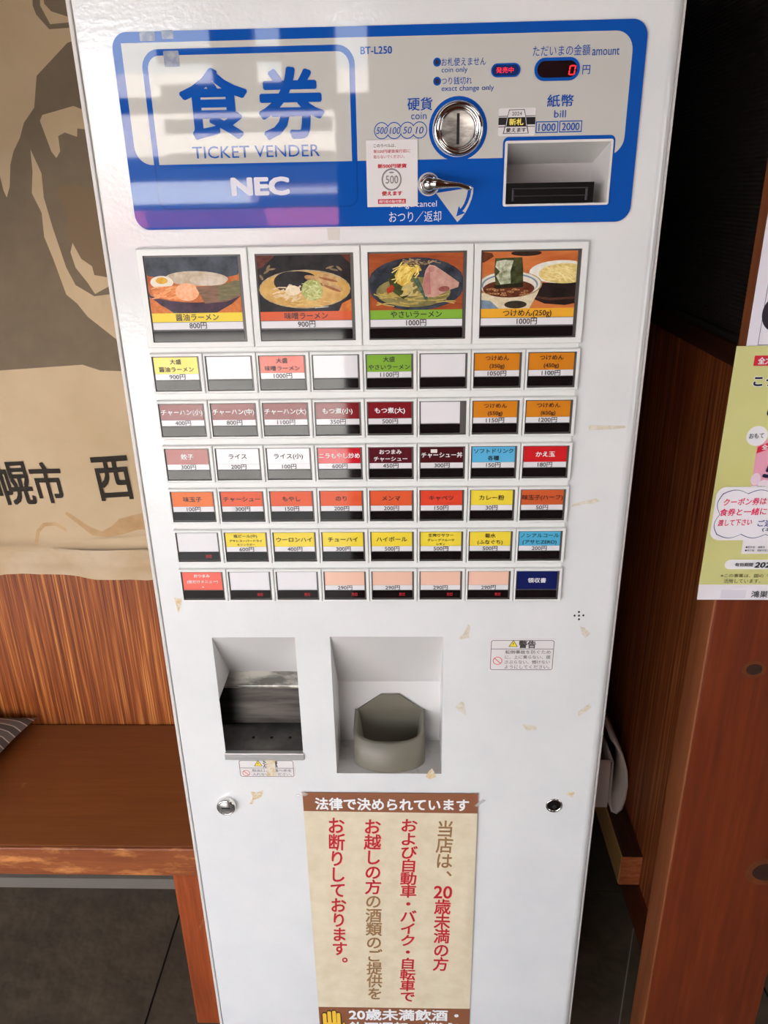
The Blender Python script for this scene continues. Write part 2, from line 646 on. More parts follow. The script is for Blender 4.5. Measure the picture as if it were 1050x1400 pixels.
def bp(pts):
    return [at_y(u, v, 0.45) for u, v in pts]


banner = thing('noren_banner', 'tan cloth banner printed with grey stencil face and black characters, hanging above the bench', 'banner', (-0.65, 0.45, 0.77))
X0, X1, Z0, Z1 = -1.15, -0.20, 0.825, 1.95
layers = [(rrect(X0, Z0, X1, Z1), TAN),
          (bp([(99, 53), (88, 57), (48, 103), (46, 147), (33, 168), (28, 189), (20, 207), (16, 225), (15, 255), (11, 270), (7, 261), (1, 234),
               (-60, 225), (-130, 260), (-130, 520), (-60, 512), (0, 506), (114, 498), (138, 505.5), (170, 507), (260, 508), (240, 53)]), BGREY),
          (bp([(42, 204), (45, 234), (44, 264), (57, 291), (60, 324), (72, 354), (90, 403), (105, 415), (120, 433), (160, 464), (230, 505),
               (230, 402), (153, 402), (129, 405), (103, 390), (90, 366), (72, 312), (60, 270), (57, 237)]), TAN),
          (bp([(54, 165), (57, 157), (99, 144.5), (113, 150), (160, 172), (119, 177), (105, 175.5), (105, 187), (88, 181), (79, 186), (82, 207),
               (77, 216), (70, 207)]), TAN),
          (bp([(81.5, 254), (102, 252), (117, 256), (200, 254), (220, 380), (141, 377), (129, 375), (126, 364), (111, 354), (99, 330), (87, 315),
               (93, 295), (77, 266)]), BMID),
          (bp([(99, 332), (96, 345), (103, 366), (120, 387), (130, 402), (150, 391), (176, 385), (141, 378), (129, 376), (126, 364), (111, 354)]), TAN),
          (bp([(38, -60), (40, 5), (45, 18), (63, 38), (140, 33), (140, -60)]), BGREY),
          (bp([(47, -60), (50, 5), (64, 31), (140, 24), (140, -60)]), TAN),
          (bp([(54, -60), (55, 2), (65, 13), (90, 21), (140, 20), (140, -60)]), BGREY),
          (bp([(156, 716), (166, 706), (200, 698), (215, 700), (215, 722), (190, 722), (170, 728), (150, 732), (128, 730), (90, 702), (92, 698), (125, 718), (142, 724)]), STAIN),
          (bp([(44, 748), (48, 726), (58, 716), (76, 714), (90, 722), (92, 727), (74, 719), (60, 721), (52, 730), (49, 748)]), STAIN)]
grid = [(X0 + 0.03 * i + 0.004 * (j % 2), Z0 + 0.03 * j + 0.001) for i in range(1, 31) for j in range(1, 37)]
cloth = MB()
cloth.paint(layers, ymap=by, grid=grid, smooth=True)
for ch, bx in (('西', (132.5, 621, 182, 681)), ('市', (43, 631, 88, 688)), ('幌', (-7, 629, 42.5, 692)), ('札', (-66, 632, -16, 694))):
    cloth.text(ch, box_px(*bx, y=0.447), BINK, 0, bold=0.022, rot=0.05, ymap=lambda x, z: by(x, z) - 0.0015)
cloth.build('cloth', banner)
hem = MB()
n = 60
vs = []
for i in range(n + 1):
    x = X0 + (X1 - X0) * i / n
    for k, (z, dy) in enumerate(((0.829, -0.003), (0.826, -0.0055), (0.81, -0.006), (0.797, -0.0075), (0.793, -0.004), (0.772, -0.005))):
        zz = z + (0.003 * math.sin(17 * x) + 0.0015 * math.sin(60 * x) + random.uniform(-.001, .001) if k == 5 else 0.0012 * math.sin(23 * x) * (k > 2))
        vs.append((x, by(x, 0.83) + dy - 0.002 * math.sin(31 * x + k), zz))
fs = [(i * 6 + k, i * 6 + k + 1, (i + 1) * 6 + k + 1, (i + 1) * 6 + k) for i in range(n) for k in range(5)]
hem.add(vs, fs, mat('banner_hem_canvas', (203, 181, 152), 0.9, noise=(9, (190, 162, 126), 0.4, 0.65)), True)
hem.build('hem', banner)

# ================================================================== bench, cushion
bench = thing('wooden_bench', 'brown wooden bench with worn front edge, against the panelled wall beside the machine', 'bench', (-1.0, 0.31, FZ))
mb = MB()
mb.box(-1.7, -0.287, 0.150, 0.466, 0.362, 0.421, W_SEAT)
mb.box(-1.7, -0.287, 0.145, 0.1505, 0.360, 0.4205, W_EDGE)
mb.build('seat', bench, bevel=0.003)
for x in (-0.379, -1.62):
    mb = MB()
    mb.box(x, x + 0.075, 0.158, 0.45, FZ, 0.362, W_LEG)
    mb.build('leg', bench, bevel=0.004)

cush = thing('seat_cushion', 'dark cushion with thin pale stripes lying on the bench', 'cushion', (-0.92, 0.33, 0.421))
CUSH = bpy.data.materials.new('striped_cushion_fabric')
CUSH.use_nodes = True
n_ = CUSH.node_tree
b_ = n_.nodes['Principled BSDF']
b_.inputs['Roughness'].default_value = 0.95
tc_ = n_.nodes.new('ShaderNodeTexCoord')
sx_ = n_.nodes.new('ShaderNodeSeparateXYZ')
n_.links.new(tc_.outputs['Object'], sx_.inputs['Vector'])


def math_node(nt_, op, a, b=None):
    m = nt_.nodes.new('ShaderNodeMath')
    m.operation = op
    for i, q in enumerate((a, b)):
        if q is None:
            continue
        if isinstance(q, (int, float)):
            m.inputs[i].default_value = q
        else:
            nt_.links.new(q, m.inputs[i])
    return m.outputs[0]


s_ = math_node(n_, 'FRACT', math_node(n_, 'MULTIPLY', math_node(n_, 'ADD', sx_.outputs['Y'], 1.0), 58.0))
line_ = math_node(n_, 'LESS_THAN', s_, 0.14)
s2_ = math_node(n_, 'FRACT', math_node(n_, 'MULTIPLY', math_node(n_, 'ADD', sx_.outputs['Y'], 1.0), 29.0))
band_ = math_node(n_, 'LESS_THAN', s2_, 0.5)
mA = n_.nodes.new('ShaderNodeMix')
mA.data_type = 'RGBA'
mA.inputs['A'].default_value = lin((98, 88, 82))
mA.inputs['B'].default_value = lin((120, 110, 104))
n_.links.new(band_, mA.inputs['Factor'])
mB_ = n_.nodes.new('ShaderNodeMix')
mB_.data_type = 'RGBA'
mB_.inputs['B'].default_value = lin((206, 196, 184))
n_.links.new(line_, mB_.inputs['Factor'])
n_.links.new(mA.outputs['Result'], mB_.inputs['A'])
n_.links.new(mB_.outputs['Result'], b_.inputs['Base Color'])
mb = MB()
N = 28
hw, hd, th = 0.205, 0.16, 0.036
vs = []
for side in (1, -1):
    for j in range(N + 1):
        for i in range(N + 1):
            a, b = 2 * i / N - 1, 2 * j / N - 1
            px = a * (1 - 0.13 * (1 - b * b) * abs(a) ** 2)
            py = b * (1 - 0.10 * (1 - a * a) * abs(b) ** 2)
            prof = max(0.0, (1 - a ** 4) * (1 - b ** 4)) ** 0.55
            lx, ly = px * hw, py * hd
            vs.append((-0.935 + lx, 0.300 + ly + 0.0 * lx, 0.421 + 0.022 + side * th * prof * (0.9 if side > 0 else 0.6) + 0.0))
M1 = (N + 1) * (N + 1)
fs = []
for j in range(N):
    for i in range(N):
        q = (j * (N + 1) + i, j * (N + 1) + i + 1, (j + 1) * (N + 1) + i + 1, (j + 1) * (N + 1) + i)
        fs.append(q)
        fs.append(tuple(M1 + t for t in reversed(q)))
mb.add(vs, fs, CUSH, True)
co = mb.build('cover', cush)

# ================================================================== things on the right
YP = 0.103
XP = at_y(980, 820, YP)[0]
YPB = YP + 0.055
post = thing('wooden_post', 'broad reddish brown knotty pine post beside the machine', 'post', (XP + 0.1, YP + 0.03, FZ))
mb = MB()
mb.box(XP, at_y(1050, 1330, YP)[0], YP, YPB, FZ, 2.5, W_POST)
mb.box(XP - 0.003, XP + 0.0005, YP, YPB, FZ, 2.5, W_POSTSIDE)
mb.build('board', post, bevel=0.0025)
KNOT = mat('pine_knot', (44, 22, 14), 0.6, noise=(90, (60, 30, 18), 0.3, 0.7))
KNOT2 = mat('pine_knot_halo', (92, 46, 22), 0.5, noise=(60, (120, 64, 30), 0.3, 0.7))
for (u, v, r) in ((1031, 915, 0.011), (1048, 1192, 0.022)):
    x, z = at_y(u, v, YP)
    kb = MB()
    kb.paint([(ellipse(x, z, r * 1.5, r * 1.25), KNOT2), (ellipse(x, z, r, r * 0.8), KNOT)], y=YP - 0.0006)
    kb.build('knot', post)

# black ribbed blind above the panelling
BLIND = bpy.data.materials.new('black_ribbed_blind')
BLIND.use_nodes = True
bb_ = BLIND.node_tree.nodes['Principled BSDF']
bb_.inputs['Base Color'].default_value = lin((52, 47, 43))
bb_.inputs['Roughness'].default_value = 0.6
mb = MB()
k = 0
z = 1.2165
vs, fs = [], []
while z < 2.4:
    for zz, xx in ((z, XR + 0.012), (z + 0.003, XR + 0.0095), (z + 0.006, XR + 0.012)):
        vs += [(xx, 0.256, zz), (xx, 1.49, zz)]
    b0 = k * 6
    fs += [(b0, b0 + 1, b0 + 3, b0 + 2), (b0 + 2, b0 + 3, b0 + 5, b0 + 4)]
    z += 0.006
    k += 1
mb.add(vs, fs, BLIND)
mb.box(XR + 0.012, XR + 0.016, 0.29, 1.49, 1.2165, 2.4, BLIND)
tag(mb.build('window_blind'), 'black ribbed blind above the dark panelling behind the machine', 'blind')
mb = MB()
mb.box(XR + 0.002, XR + 0.02, 0.29, 1.49, 1.2075, 1.2165, mat('blind_bottom_bar', (52, 50, 48), 0.4))
bbar = mb.build('bottom_bar', bpy.data.objects['window_blind'])

# low timber rail along the right wall, folded sheet on it
mb = MB()
mb.box(0.4625, XR - 0.001, 0.385, 1.3, 0.0805, 0.1574, W_RAIL)
mb.box(0.4605, 0.463, 0.386, 1.3, 0.081, 0.157, wood('raw_timber_face', [(0.3, (196, 150, 84)), (0.6, (222, 178, 110))], grain=(1, 0.06, 1), scale=60))
mb.box(0.461, XR - 0.0015, 0.3835, 0.3855, 0.081, 0.157, wood('timber_end_grain', [(0.3, (146, 70, 38)), (0.5, (184, 100, 58)), (0.7, (204, 130, 84))], grain=(0.3, 1, 1), scale=80))
tag(mb.build('timber_rail', bevel=0.0015), 'square cut timber batten along the panelled wall behind the machine', 'timber')
mb = MB()
prof = [(0.4565, 0.300), (0.4575, 0.27), (0.459, 0.225), (0.463, 0.185), (0.469, 0.167), (0.478, 0.1615), (0.487, 0.172), (0.4915, 0.20), (0.4925, 0.235), (0.488, 0.275), (0.474, 0.320), (0.461, 0.345), (0.449, 0.362)]
t = 0.0065
vs, fs = [], []
m_ = len(prof)
for yy in (0.500, 0.62):
    for sgn in (-1, 1):
        for i, (x, z) in enumerate(prof):
            a = prof[max(i - 1, 0)]
            b = prof[min(i + 1, m_ - 1)]
            d = Vector((b[0] - a[0], b[1] - a[1])).normalized()
            vs.append((x - d.y * t / 2 * sgn, yy, z + d.x * t / 2 * sgn))
for i in range(m_ - 1):
    A, B, C_, D = 0, m_, 2 * m_, 3 * m_
    fs += [(A + i, A + i + 1, B + i + 1, B + i), (C_ + i, D + i, D + i + 1, C_ + i + 1), (A + i, C_ + i, C_ + i + 1, A + i + 1), (B + i, B + i + 1, D + i + 1, D + i)]
fs += [(0, m_, 3 * m_, 2 * m_), (m_ - 1, 3 * m_ - 1, 4 * m_ - 1, 2 * m_ - 1)]
mb.add(vs, fs, mat('white_foam_sheet', (222, 206, 192), 0.85), True)
mb.box(0.405, 0.4565, 0.500, 0.506, 0.178, 0.302, mat('white_foam_sheet', (222, 206, 192), 0.85))
tag(mb.build('folded_sheet', fixn=True), 'off white folded foam sheet bent into a loop, resting on the low batten', 'sheet')

mb = MB()
mb.tube([(0.405, 0.62, 0.33), (0.41, 0.62, 0.24), (0.412, 0.615, 0.12), (0.41, 0.60, 0.02), (0.40, 0.58, 0.006), (0.37, 0.56, 0.006)], 0.004, mat('red_cord', (120, 30, 34), 0.5))
tag(mb.build('power_cord'), 'dark red cord hanging in the gap behind the machine', 'cord')

# flyers on the post
YF = YP - 0.0032


def fbox(u0, v0, u1, v1):
    return box_px(u0, v0, u1, v1, YF)


GREENF = mat('flyer_lime_paper', (214, 210, 134), 0.55, noise=(7, (218, 214, 144), 0.4, 0.6))
fl_x0, fl_x1, fl_z0, fl_z1 = at_y(980, 645, YF)[0], at_y(980, 645, YF)[0] + 0.235, at_y(1000, 819, YF)[1], at_y(1030, 473, YF)[1]


def fy_(x, z):
    return YF - 0.0022 * (1 - math.cos((x - fl_x0) * 16)) * 0.5 - 0.0015 * max(0, 1 - (z - fl_z0) / 0.03)


white_poster = thing('white_poster', 'white sheet with thin grey frame line, pinned on the pine post above the lime flyer', 'poster', (0.53, YP, 1.23))
mb = MB()
YW = YP - 0.0018
wx0, wx1, wz0, wz1 = at_y(1029, 420, YW)[0], at_y(1029, 420, YW)[0] + 0.2, fl_z1 - 0.006, fl_z1 + 0.28
fx0 = at_y(1036, 470, YW)[0]
zb = at_y(1040, 472, YW)[1]
lay = [(rrect(wx0, wz0, wx1, wz1), P(222, 216, 226, 0.6)), (rrect(fx0, zb, wx1 - 0.015, wz1 - 0.02), P(120, 116, 124)), (rrect(fx0 + 0.0008, zb + 0.0008, wx1 - 0.0158, wz1 - 0.0208), P(222, 216, 226, 0.6))]
cx_, cz_ = at_y(1064, 428, YW)
lay += [(ellipse(cx_, cz_, 0.018, 0.021), P(44, 40, 52)), (ellipse(cx_, cz_ + 0.085, 0.018, 0.021), P(150, 146, 156))]
mb.paint(lay, y=YW)
mb.rim(rrect(wx0, wz0, wx1, wz1), YW, YW + 0.0006, P(222, 216, 226, 0.6))
mb.build('sheet', white_poster)

flyer = thing('coupon_flyer', 'lime green coupon flyer with white strip at its foot, taped to the pine post', 'flyer', (0.53, YP, fl_z0))
mb = MB()
INKB = P(28, 30, 62)
REDF = P(206, 40, 62)
lay = [(rrect(fl_x0, fl_z0, fl_x1, fl_z1), GREENF)]
zs = at_y(960, 799, YF)[1]
lay += [(rrect(fl_x0, fl_z0, fl_x1, zs), P(228, 222, 226, 0.5))]
tx0, tz0, tx1, tz1 = fbox(985, 806, 1019, 817)
lay += [(rrect(tx0, tz0, tx1, tz1), P(214, 208, 216, 0.5))]
a0, a1, a2, a3 = fbox(1031, 486, 1060, 500)
lay += [(rrect(a0, a1, fl_x1 - 0.02, a3), REDF)]
# coupon picture
c0, d0, c1, d1 = fbox(1030, 610, 1060, 763)
lay += [([at_y(1013, 757, YF), (fl_x1 - 0.02, at_y(1013, 757, YF)[1]), (fl_x1 - 0.02, at_y(1034, 601, YF)[1]), at_y(1036, 601, YF)], P(226, 158, 178))]
lay += [([at_y(1036, 611, YF), at_y(1050, 605, YF), at_y(1062, 601, YF), at_y(1062, 612, YF), at_y(1050, 614, YF), at_y(1034, 620, YF)], REDF)]
wz = at_y(1030, 664, YF)[1]
lay += [(ellipse(*at_y(1033, 655, YF), 0.006, 0.008), P(228, 200, 214)), (ellipse(*at_y(1045, 662, YF), 0.008, 0.006), P(232, 214, 224)),
        ([at_y(1013, 757, YF), (fl_x1 - 0.02, at_y(1013, 757, YF)[1]), (fl_x1 - 0.02, at_y(1026, 664, YF)[1]), at_y(1027, 664, YF)], P(230, 224, 226))]
lay += [(ellipse(*at_y(1035, 596, YF), 0.0125, 0.0125), P(232, 228, 230))]
p0, q0, p1, q1 = fbox(991, 765, 1070, 778)
lay += [(rrect(p0, q0, fl_x1 - 0.012, q1, (q1 - q0) / 2.05), P(230, 226, 228))]
grid = [(fl_x0 + 0.012 * i, fl_z0 + 0.018 * j + 0.001) for i in range(1, 21) for j in range(1, 21)]
mb.paint(lay, ymap=fy_, grid=grid, smooth=True)
mb.rim(rrect(fl_x0, fl_z0, fl_x1, fl_z1), YF, YF + 0.0006, GREENF)
ty = lambda x, z: fy_(x, z) - 0.0007
ty2 = lambda x, z: fy_(x, z) - 0.0004


def ftext(body, b, m, bold=0.0, shear=0.0, rot=0.0, fit='box', ym=None):
    mb.text(body, fbox(*b), m, 0, bold=bold, shear=shear, rot=rot, fit=fit, ymap=ym or ty)


ftext('全力', (1036, 488, 1055, 498), P(236, 228, 230), 0.03)
ftext('こう', (1029, 513, 1060, 529), P(236, 234, 236), 0.10, ym=ty2)
ftext('こう', (1030, 514, 1059, 528), INKB, 0.045)
ftext('の', (1048, 556, 1064, 570), INKB, 0.05)
ftext('おもて', (1024, 592, 1044, 599), P(40, 40, 60), 0.01, rot=0.05)
ftext('全力', (1041, 607, 1058, 614), P(236, 228, 230), 0.02, rot=0.1)
ftext('5', (1043, 634, 1062, 653), INKB, 0.05, shear=0.15)
ftext('鴻巣市', (1034, 664, 1046, 667), P(40, 40, 50))
ftext('●配布者：鴻巣市', (1019, 746, 1045, 749), P(40, 40, 50))
ftext('●発行者：鴻巣市商工会', (1018, 750.5, 1054, 753.5), P(40, 40, 50))
ftext('有効期間', (1004.5, 769, 1029, 774), P(40, 40, 44), 0.02)
ftext('2025', (1031, 768, 1060, 775.5), P(34, 34, 40), 0.03, shear=0.15)
ftext('※この事業は、国の「物価', (985, 784, 1064, 789), P(70, 66, 40))
ftext('活用しています。', (989, 791, 1039, 796.5), P(70, 66, 40))
ftext('鴻巣市', (1026, 806.5, 1060, 815.5), P(50, 50, 56), 0.01)
mb.build('sheet', flyer)

note = thing('handwritten_note', 'white cloud shaped handwritten note in red pen, stuck on the lime flyer', 'note', (0.53, YP, 0.95))
mb = MB()
n0, n1, n2, n3 = fbox(977, 671, 1100, 732)
n2 = n0 + 0.165


def scallop(x0, z0, x1, z1, bx, bz, d):
    out = []
    c = [(x0 + (x1 - x0) * i / bx, z0) for i in range(bx)] + [(x1, z0 + (z1 - z0) * i / bz) for i in range(bz)] + \
        [(x1 - (x1 - x0) * i / bx, z1) for i in range(bx)] + [(x0, z1 - (z1 - z0) * i / bz) for i in range(bz)]
    for i in range(len(c)):
        a, b = Vector(c[i]), Vector(c[(i + 1) % len(c)])
        nrm = Vector(((b - a).y, -(b - a).x)).normalized()
        for k in range(8):
            t_ = k / 8
            p_ = a.lerp(b, t_) + nrm * d * math.sin(math.pi * t_)
            out.append((p_.x, p_.y))
    return out


ny = lambda x, z: fy_(x, z) - 0.0012
NP = P(232, 226, 230, 0.6)
NINK = P(40, 44, 110)
mb.paint([(rrect(n0 - 0.002, n1 - 0.006, n2, n3 + 0.006, 0.012), NP), (scallop(n0 + 0.006, n1 + 0.002, n2 - 0.006, n3 - 0.003, 5, 2, 0.0052), NINK),
          (scallop(n0 + 0.0068, n1 + 0.0028, n2 - 0.0068, n3 - 0.0038, 5, 2, 0.0052), NP)], ymap=ny,
         grid=[(n0 + 0.012 * i, n1 + 0.012 * j) for i in range(1, 17) for j in range(1, 5)], smooth=True)
ty = lambda x, z: fy_(x, z) - 0.0016
NR = P(222, 44, 92)
ftext('クーポン券は', (989, 680, 1047, 690), NR, 0.02, shear=0.1, rot=0.03)
ftext('食券と一緒に', (984, 694, 1047, 704), NR, 0.02, shear=0.1, rot=0.03)
ftext('渡して下さい', (981, 709, 1027, 718), NR, 0.02, shear=0.1, rot=0.03)
ftext('ご連絡', (1035, 710, 1066, 719), P(40, 54, 130), 0.02)
ftext('(お', (1041, 720, 1056, 726), P(40, 44, 90), 0.01)
mb.build('paper', note)
# ================================================================== TICKET MACHINE
machine = thing('ticket_vending_machine', 'tall white meal ticket vending machine with blue header panel and rows of menu buttons', 'vending machine', (0.0, 0.19, FZ))
MXL, MXR = -0.2765, 0.2775
ZT, ZB = 1.70, 0.03

# cabinet shell
mb = MB()
for q_ in ((MXL, MXL + 0.003, 0.016, 0.38, ZB, ZT), (MXR - 0.003, MXR, 0.016, 0.38, ZB, ZT), (MXL, MXR, 0.377, 0.38, ZB, ZT),
           (MXL, MXR, 0.016, 0.38, ZT - 0.003, ZT), (MXL, MXR, 0.016, 0.38, ZB, ZB + 0.003)):
    mb.box(*q_, WHITE)
mb.build('cabinet', machine)
mb = MB()
mb.box(MXL + 0.02, MXR - 0.02, 0.04, 0.36, FZ, ZB, GAP)
mb.build('plinth', machine)

# openings in the door
TO = (-0.2125, 0.7383, -0.1102, 0.9208)        # ticket outlet
CO = (-0.0672, 0.7110, 0.0712, 0.9218)         # change tray
bx0, bz0, bx1, bz1 = box_px(692, 195, 831, 278)
BS = (bx0, bz0, bx1, bz1)                      # bill slot
DL, DR = -0.268, 0.2655
door = MB()
door.paint([(rrect(DL, ZB, DR, ZT), WHITE), (rrect(*TO), None), (rrect(*CO), None), (rrect(*BS), None)], y=0.0)
# rolled right edge, stepped left edge
for (xa, xb, sgn) in ((DR, MXR, 1), (DL, MXL + 0.0045, -1)):
    n = 8
    r = abs(xb - xa)
    vs = []
    for i in range(n + 1):
        a = math.pi / 2 * i / n
        vs += [(xa + sgn * r * math.sin(a), 0.014 * (1 - math.cos(a)), ZB), (xa + sgn * r * math.sin(a), 0.014 * (1 - math.cos(a)), ZT)]
    fs = [(2 * i, 2 * i + 2, 2 * i + 3, 2 * i + 1) if sgn > 0 else (2 * i, 2 * i + 1, 2 * i + 3, 2 * i + 2) for i in range(n)]
    door.add(vs, fs, WHITE, True)
    vs = [(xb, 0.014, ZB), (xb, 0.014, ZT), (xb, 0.016, ZB), (xb, 0.016, ZT)]
door.build('door', machine)
for x0, x1, y0 in ((MXL - 0.0005, MXL + 0.0036, 0.0055), (MXR - 0.0008, MXR + 0.0020, 0.0085)):
    mb = MB()
    mb.box(x0, x1, y0, 0.03, ZB, ZT, TRIM)
    mb.build('edge_strip', machine, bevel=0.001)

# ---------------------------------------------------------------- header panel
panel = MB()


def pp(pts, y=0.0):
    return [at_y(u, v, y) for u, v in pts]


pb = (-0.2372, 1.3908, 0.2449, 1.5588)
iv = (at_y(174, 120)[0], fz(224, 300), at_y(862, 90)[0], fz(50.5, 525))
outer = rrect(*pb, 0.014, 8)
ix0, iz0, ix1, iz1 = iv
ivory = rrect(ix0, iz0, ix1, iz1, 0.016, 8, (1, 1, 1, 0))
wf = (at_y(200, 130)[0], at_y(250, 300)[1], at_y(486.5, 130)[0], fz(64.5, 340))
t = 0.0052
wfo = rrect(wf[0], wf[1], wf[2], wf[3], 0.016, 8)
wfi = rrect(wf[0] + t, wf[1] + t, wf[2] - t, wf[3] - t, 0.011, 8)
lx0, lz0, lx1, lz1 = wf
low = rrect(lx0, 1.4185 - 0.010, lx1, iz0, 0.010, 6, (1, 1, 0, 0))
lowi = rrect(lx0 + 0.0016, 1.4185 - 0.0085, lx1 - 0.0016, iz0, 0.009, 6, (1, 1, 0, 0))
LINE = BLUE
layers = [(outer, BLUE), (ivory, IVORY), (wfo, BLUE), (wfi, IVORY),
          (rrect(pb[0] + 0.002, 1.4, pb[2] - 0.002, iz0), BLUE), (low, BLUE2), (lowi, BLUE)]
# coin circles
for (u, v) in ((522, 179), (539, 178.8), (557, 178.4), (573.5, 178)):
    c = at_y(u, v)
    layers.append((ellipse(*c, 0.0072), BLUE))
for (u, v) in ((522, 179), (539, 178.8), (557, 178.4), (573.5, 178)):
    c = at_y(u, v)
    layers.append((ellipse(*c, 0.0064), IVORY))
for (u, v) in ((522, 179), (539, 178.8), (557, 178.4), (573.5, 178)):
    c = at_y(u, v)
    for a0 in (70, 250):
        pass
# lamp dots, lamp pill, amount pill
for (u, v) in ((597.5, 85.5), (597.5, 111.5)):
    c = at_y(u, v)
    layers += [(ellipse(*c, 0.0036), BLUE), (ellipse(*c, 0.0021), P(14, 22, 60))]
# bill value boxes
for b in ((732, 166, 762.5, 182), (764, 165, 795, 181)):
    q = box_px(*b)
    layers += [(rrect(*q), BLUE), (rrect(q[0] + 0.0009, q[1] + 0.0009, q[2] - 0.0009, q[3] - 0.0009), IVORY)]
# coin ring
RC = at_y(626, 176.5)
layers += [(ellipse(*RC, 0.0272), BLUE), (ellipse(*RC, 0.0238), IVORY)]
# bill slot surround
q = box_px(686, 186, 837, 283)
layers += [(rrect(*q, 0.005), BLUE)]
# lever sector and arrow
LV = at_y(586, 252)
ang = [(596, 264), (647, 256), (646.5, 264), (644.5, 272), (641, 281), (636.5, 290), (631, 297.5), (625, 303.5)]
layers += [(pp(ang), IVORY), (ellipse(*LV, 0.0105), IVORY)]
layers += [(pp([(639.5, 260), (644, 260), (642.8, 268), (639.5, 277), (635, 285), (632, 288.5), (636, 291), (623.5, 296), (627, 281.5), (629.5, 285.5), (634, 279), (637.5, 270)]), BLUE)]
layers.append((rrect(*BS), None))
panel.paint(layers, y=-0.0022)
panel.rim(outer, -0.0022, 0.0, BLUE)
YT = -0.0026


def ptext(body, b, m, bold=0.0, shear=0.0, fit='box'):
    panel.text(body, box_px(*b), m, YT, bold=bold, shear=shear, fit=fit)


ptext('食', (247, 93, 340, 191), BLUE, 0.028)
ptext('券', (353.5, 91.5, 443.5, 191), BLUE, 0.028)
ptext('TICKET VENDER', (264, 199, 437.5, 215.5), BLUE, 0.0)
ptext('NEC', (316.5, 242, 396.5, 267.5), P(206, 204, 214), 0.05)
ptext('BT-L250', (493, 64, 536, 74.5), BLUE, 0.02)
ptext('お札使えません', (603.5, 79, 664, 90.5), BLUE)
ptext('coin only', (603.5, 92, 639, 101.5), BLUE)
ptext('つり銭切れ', (603.5, 105.5, 645, 116), BLUE)
ptext('exact change only', (603.5, 117, 675, 126.5), BLUE)
ptext('ただいまの金額', (728, 62, 806, 77), BLUE)
ptext('amount', (809, 66, 846, 76), BLUE)
ptext('円', (795.5, 89.5, 806, 102), BLUE, 0.01)
ptext('硬貨', (557, 133.5, 591, 151.5), BLUE, 0.012)
ptext('coin', (562, 154, 583, 163.5), BLUE)
ptext('紙幣', (747.5, 129.5, 783.5, 146.5), BLUE, 0.012)
ptext('bill', (757, 151, 773, 161), BLUE)
ptext('500', (514.5, 174, 530, 183.5), BLUE, 0.0, 0.2)
ptext('100', (532.5, 174, 547.5, 183.5), BLUE, 0.0, 0.2)
ptext('50', (551, 173.5, 563, 183), BLUE, 0.0, 0.2)
ptext('10', (568, 173.5, 579, 183), BLUE, 0.0, 0.2)
ptext('1000', (735.5, 169, 759, 179.5), BLUE, 0.01)
ptext('2000', (767.5, 168, 791.5, 178.5), BLUE, 0.01)
ptext('change/cancel', (533, 274.5, 597, 285.5), P(206, 208, 220))
ptext('おつり／返却', (532, 288.5, 603, 303.5), P(206, 208, 220))
panel_o = panel.build('control_panel', machine)
panel_o['label'] = 'blue and ivory header panel'

# lamp and amount display
mb = MB()
q = box_px(671, 87, 711, 106)
qi = (q[0] + 0.0012, q[1] + 0.0012, q[2] - 0.0012, q[3] - 0.0012)
mb.paint([(rrect(*q, (q[3] - q[1]) / 2.02), BLUE), (rrect(*qi, (qi[3] - qi[1]) / 2.02), P(26, 46, 96, 0.12))], y=-0.0030)
mb.rim(rrect(*q, (q[3] - q[1]) / 2.02), -0.0030, -0.0022, BLUE)
mb.text('発売中', box_px(678, 92.5, 701.5, 100.5), REDLED, -0.0033)
mb.build('sale_lamp', panel_o)
mb = MB()
q = box_px(730, 79, 792, 111)
qi = (q[0] + 0.0026, q[1] + 0.0026, q[2] - 0.0026, q[3] - 0.0026)
mb.paint([(rrect(*q, (q[3] - q[1]) / 2.02), BLUE), (rrect(*qi, (qi[3] - qi[1]) / 2.02), P(30, 16, 18, 0.12))], y=-0.0030)
mb.rim(rrect(*q, (q[3] - q[1]) / 2.02), -0.0030, -0.0022, BLUE)
x0, z0, x1, z1 = box_px(776, 89.5, 785, 103.5)
sl = 0.0012
w_ = 0.0012
for (a, b, c, d) in ((x0 + w_, x1 - w_, z1 - w_, z1), (x0 + w_, x1 - w_, z0, z0 + w_)):
    k_ = sl * ((c - z0) / (z1 - z0))
    mb.add([(a + k_, -0.0033, c), (b + k_, -0.0033, c), (b + k_, -0.0033, d), (a + k_, -0.0033, d)], [(0, 1, 2, 3)], REDLED)
zm = (z0 + z1) / 2
for xa in (x0, x1 - w_):
    for (c, d) in ((z0 + 0.0005, zm - 0.0003), (zm + 0.0003, z1 - 0.0005)):
        k1, k2 = sl * ((c - z0) / (z1 - z0)), sl * ((d - z0) / (z1 - z0))
        mb.add([(xa + k1, -0.0033, c), (xa + w_ + k1, -0.0033, c), (xa + w_ + k2, -0.0033, d), (xa + k2, -0.0033, d)], [(0, 1, 2, 3)], REDLED)
mb.build('amount_display', panel_o)

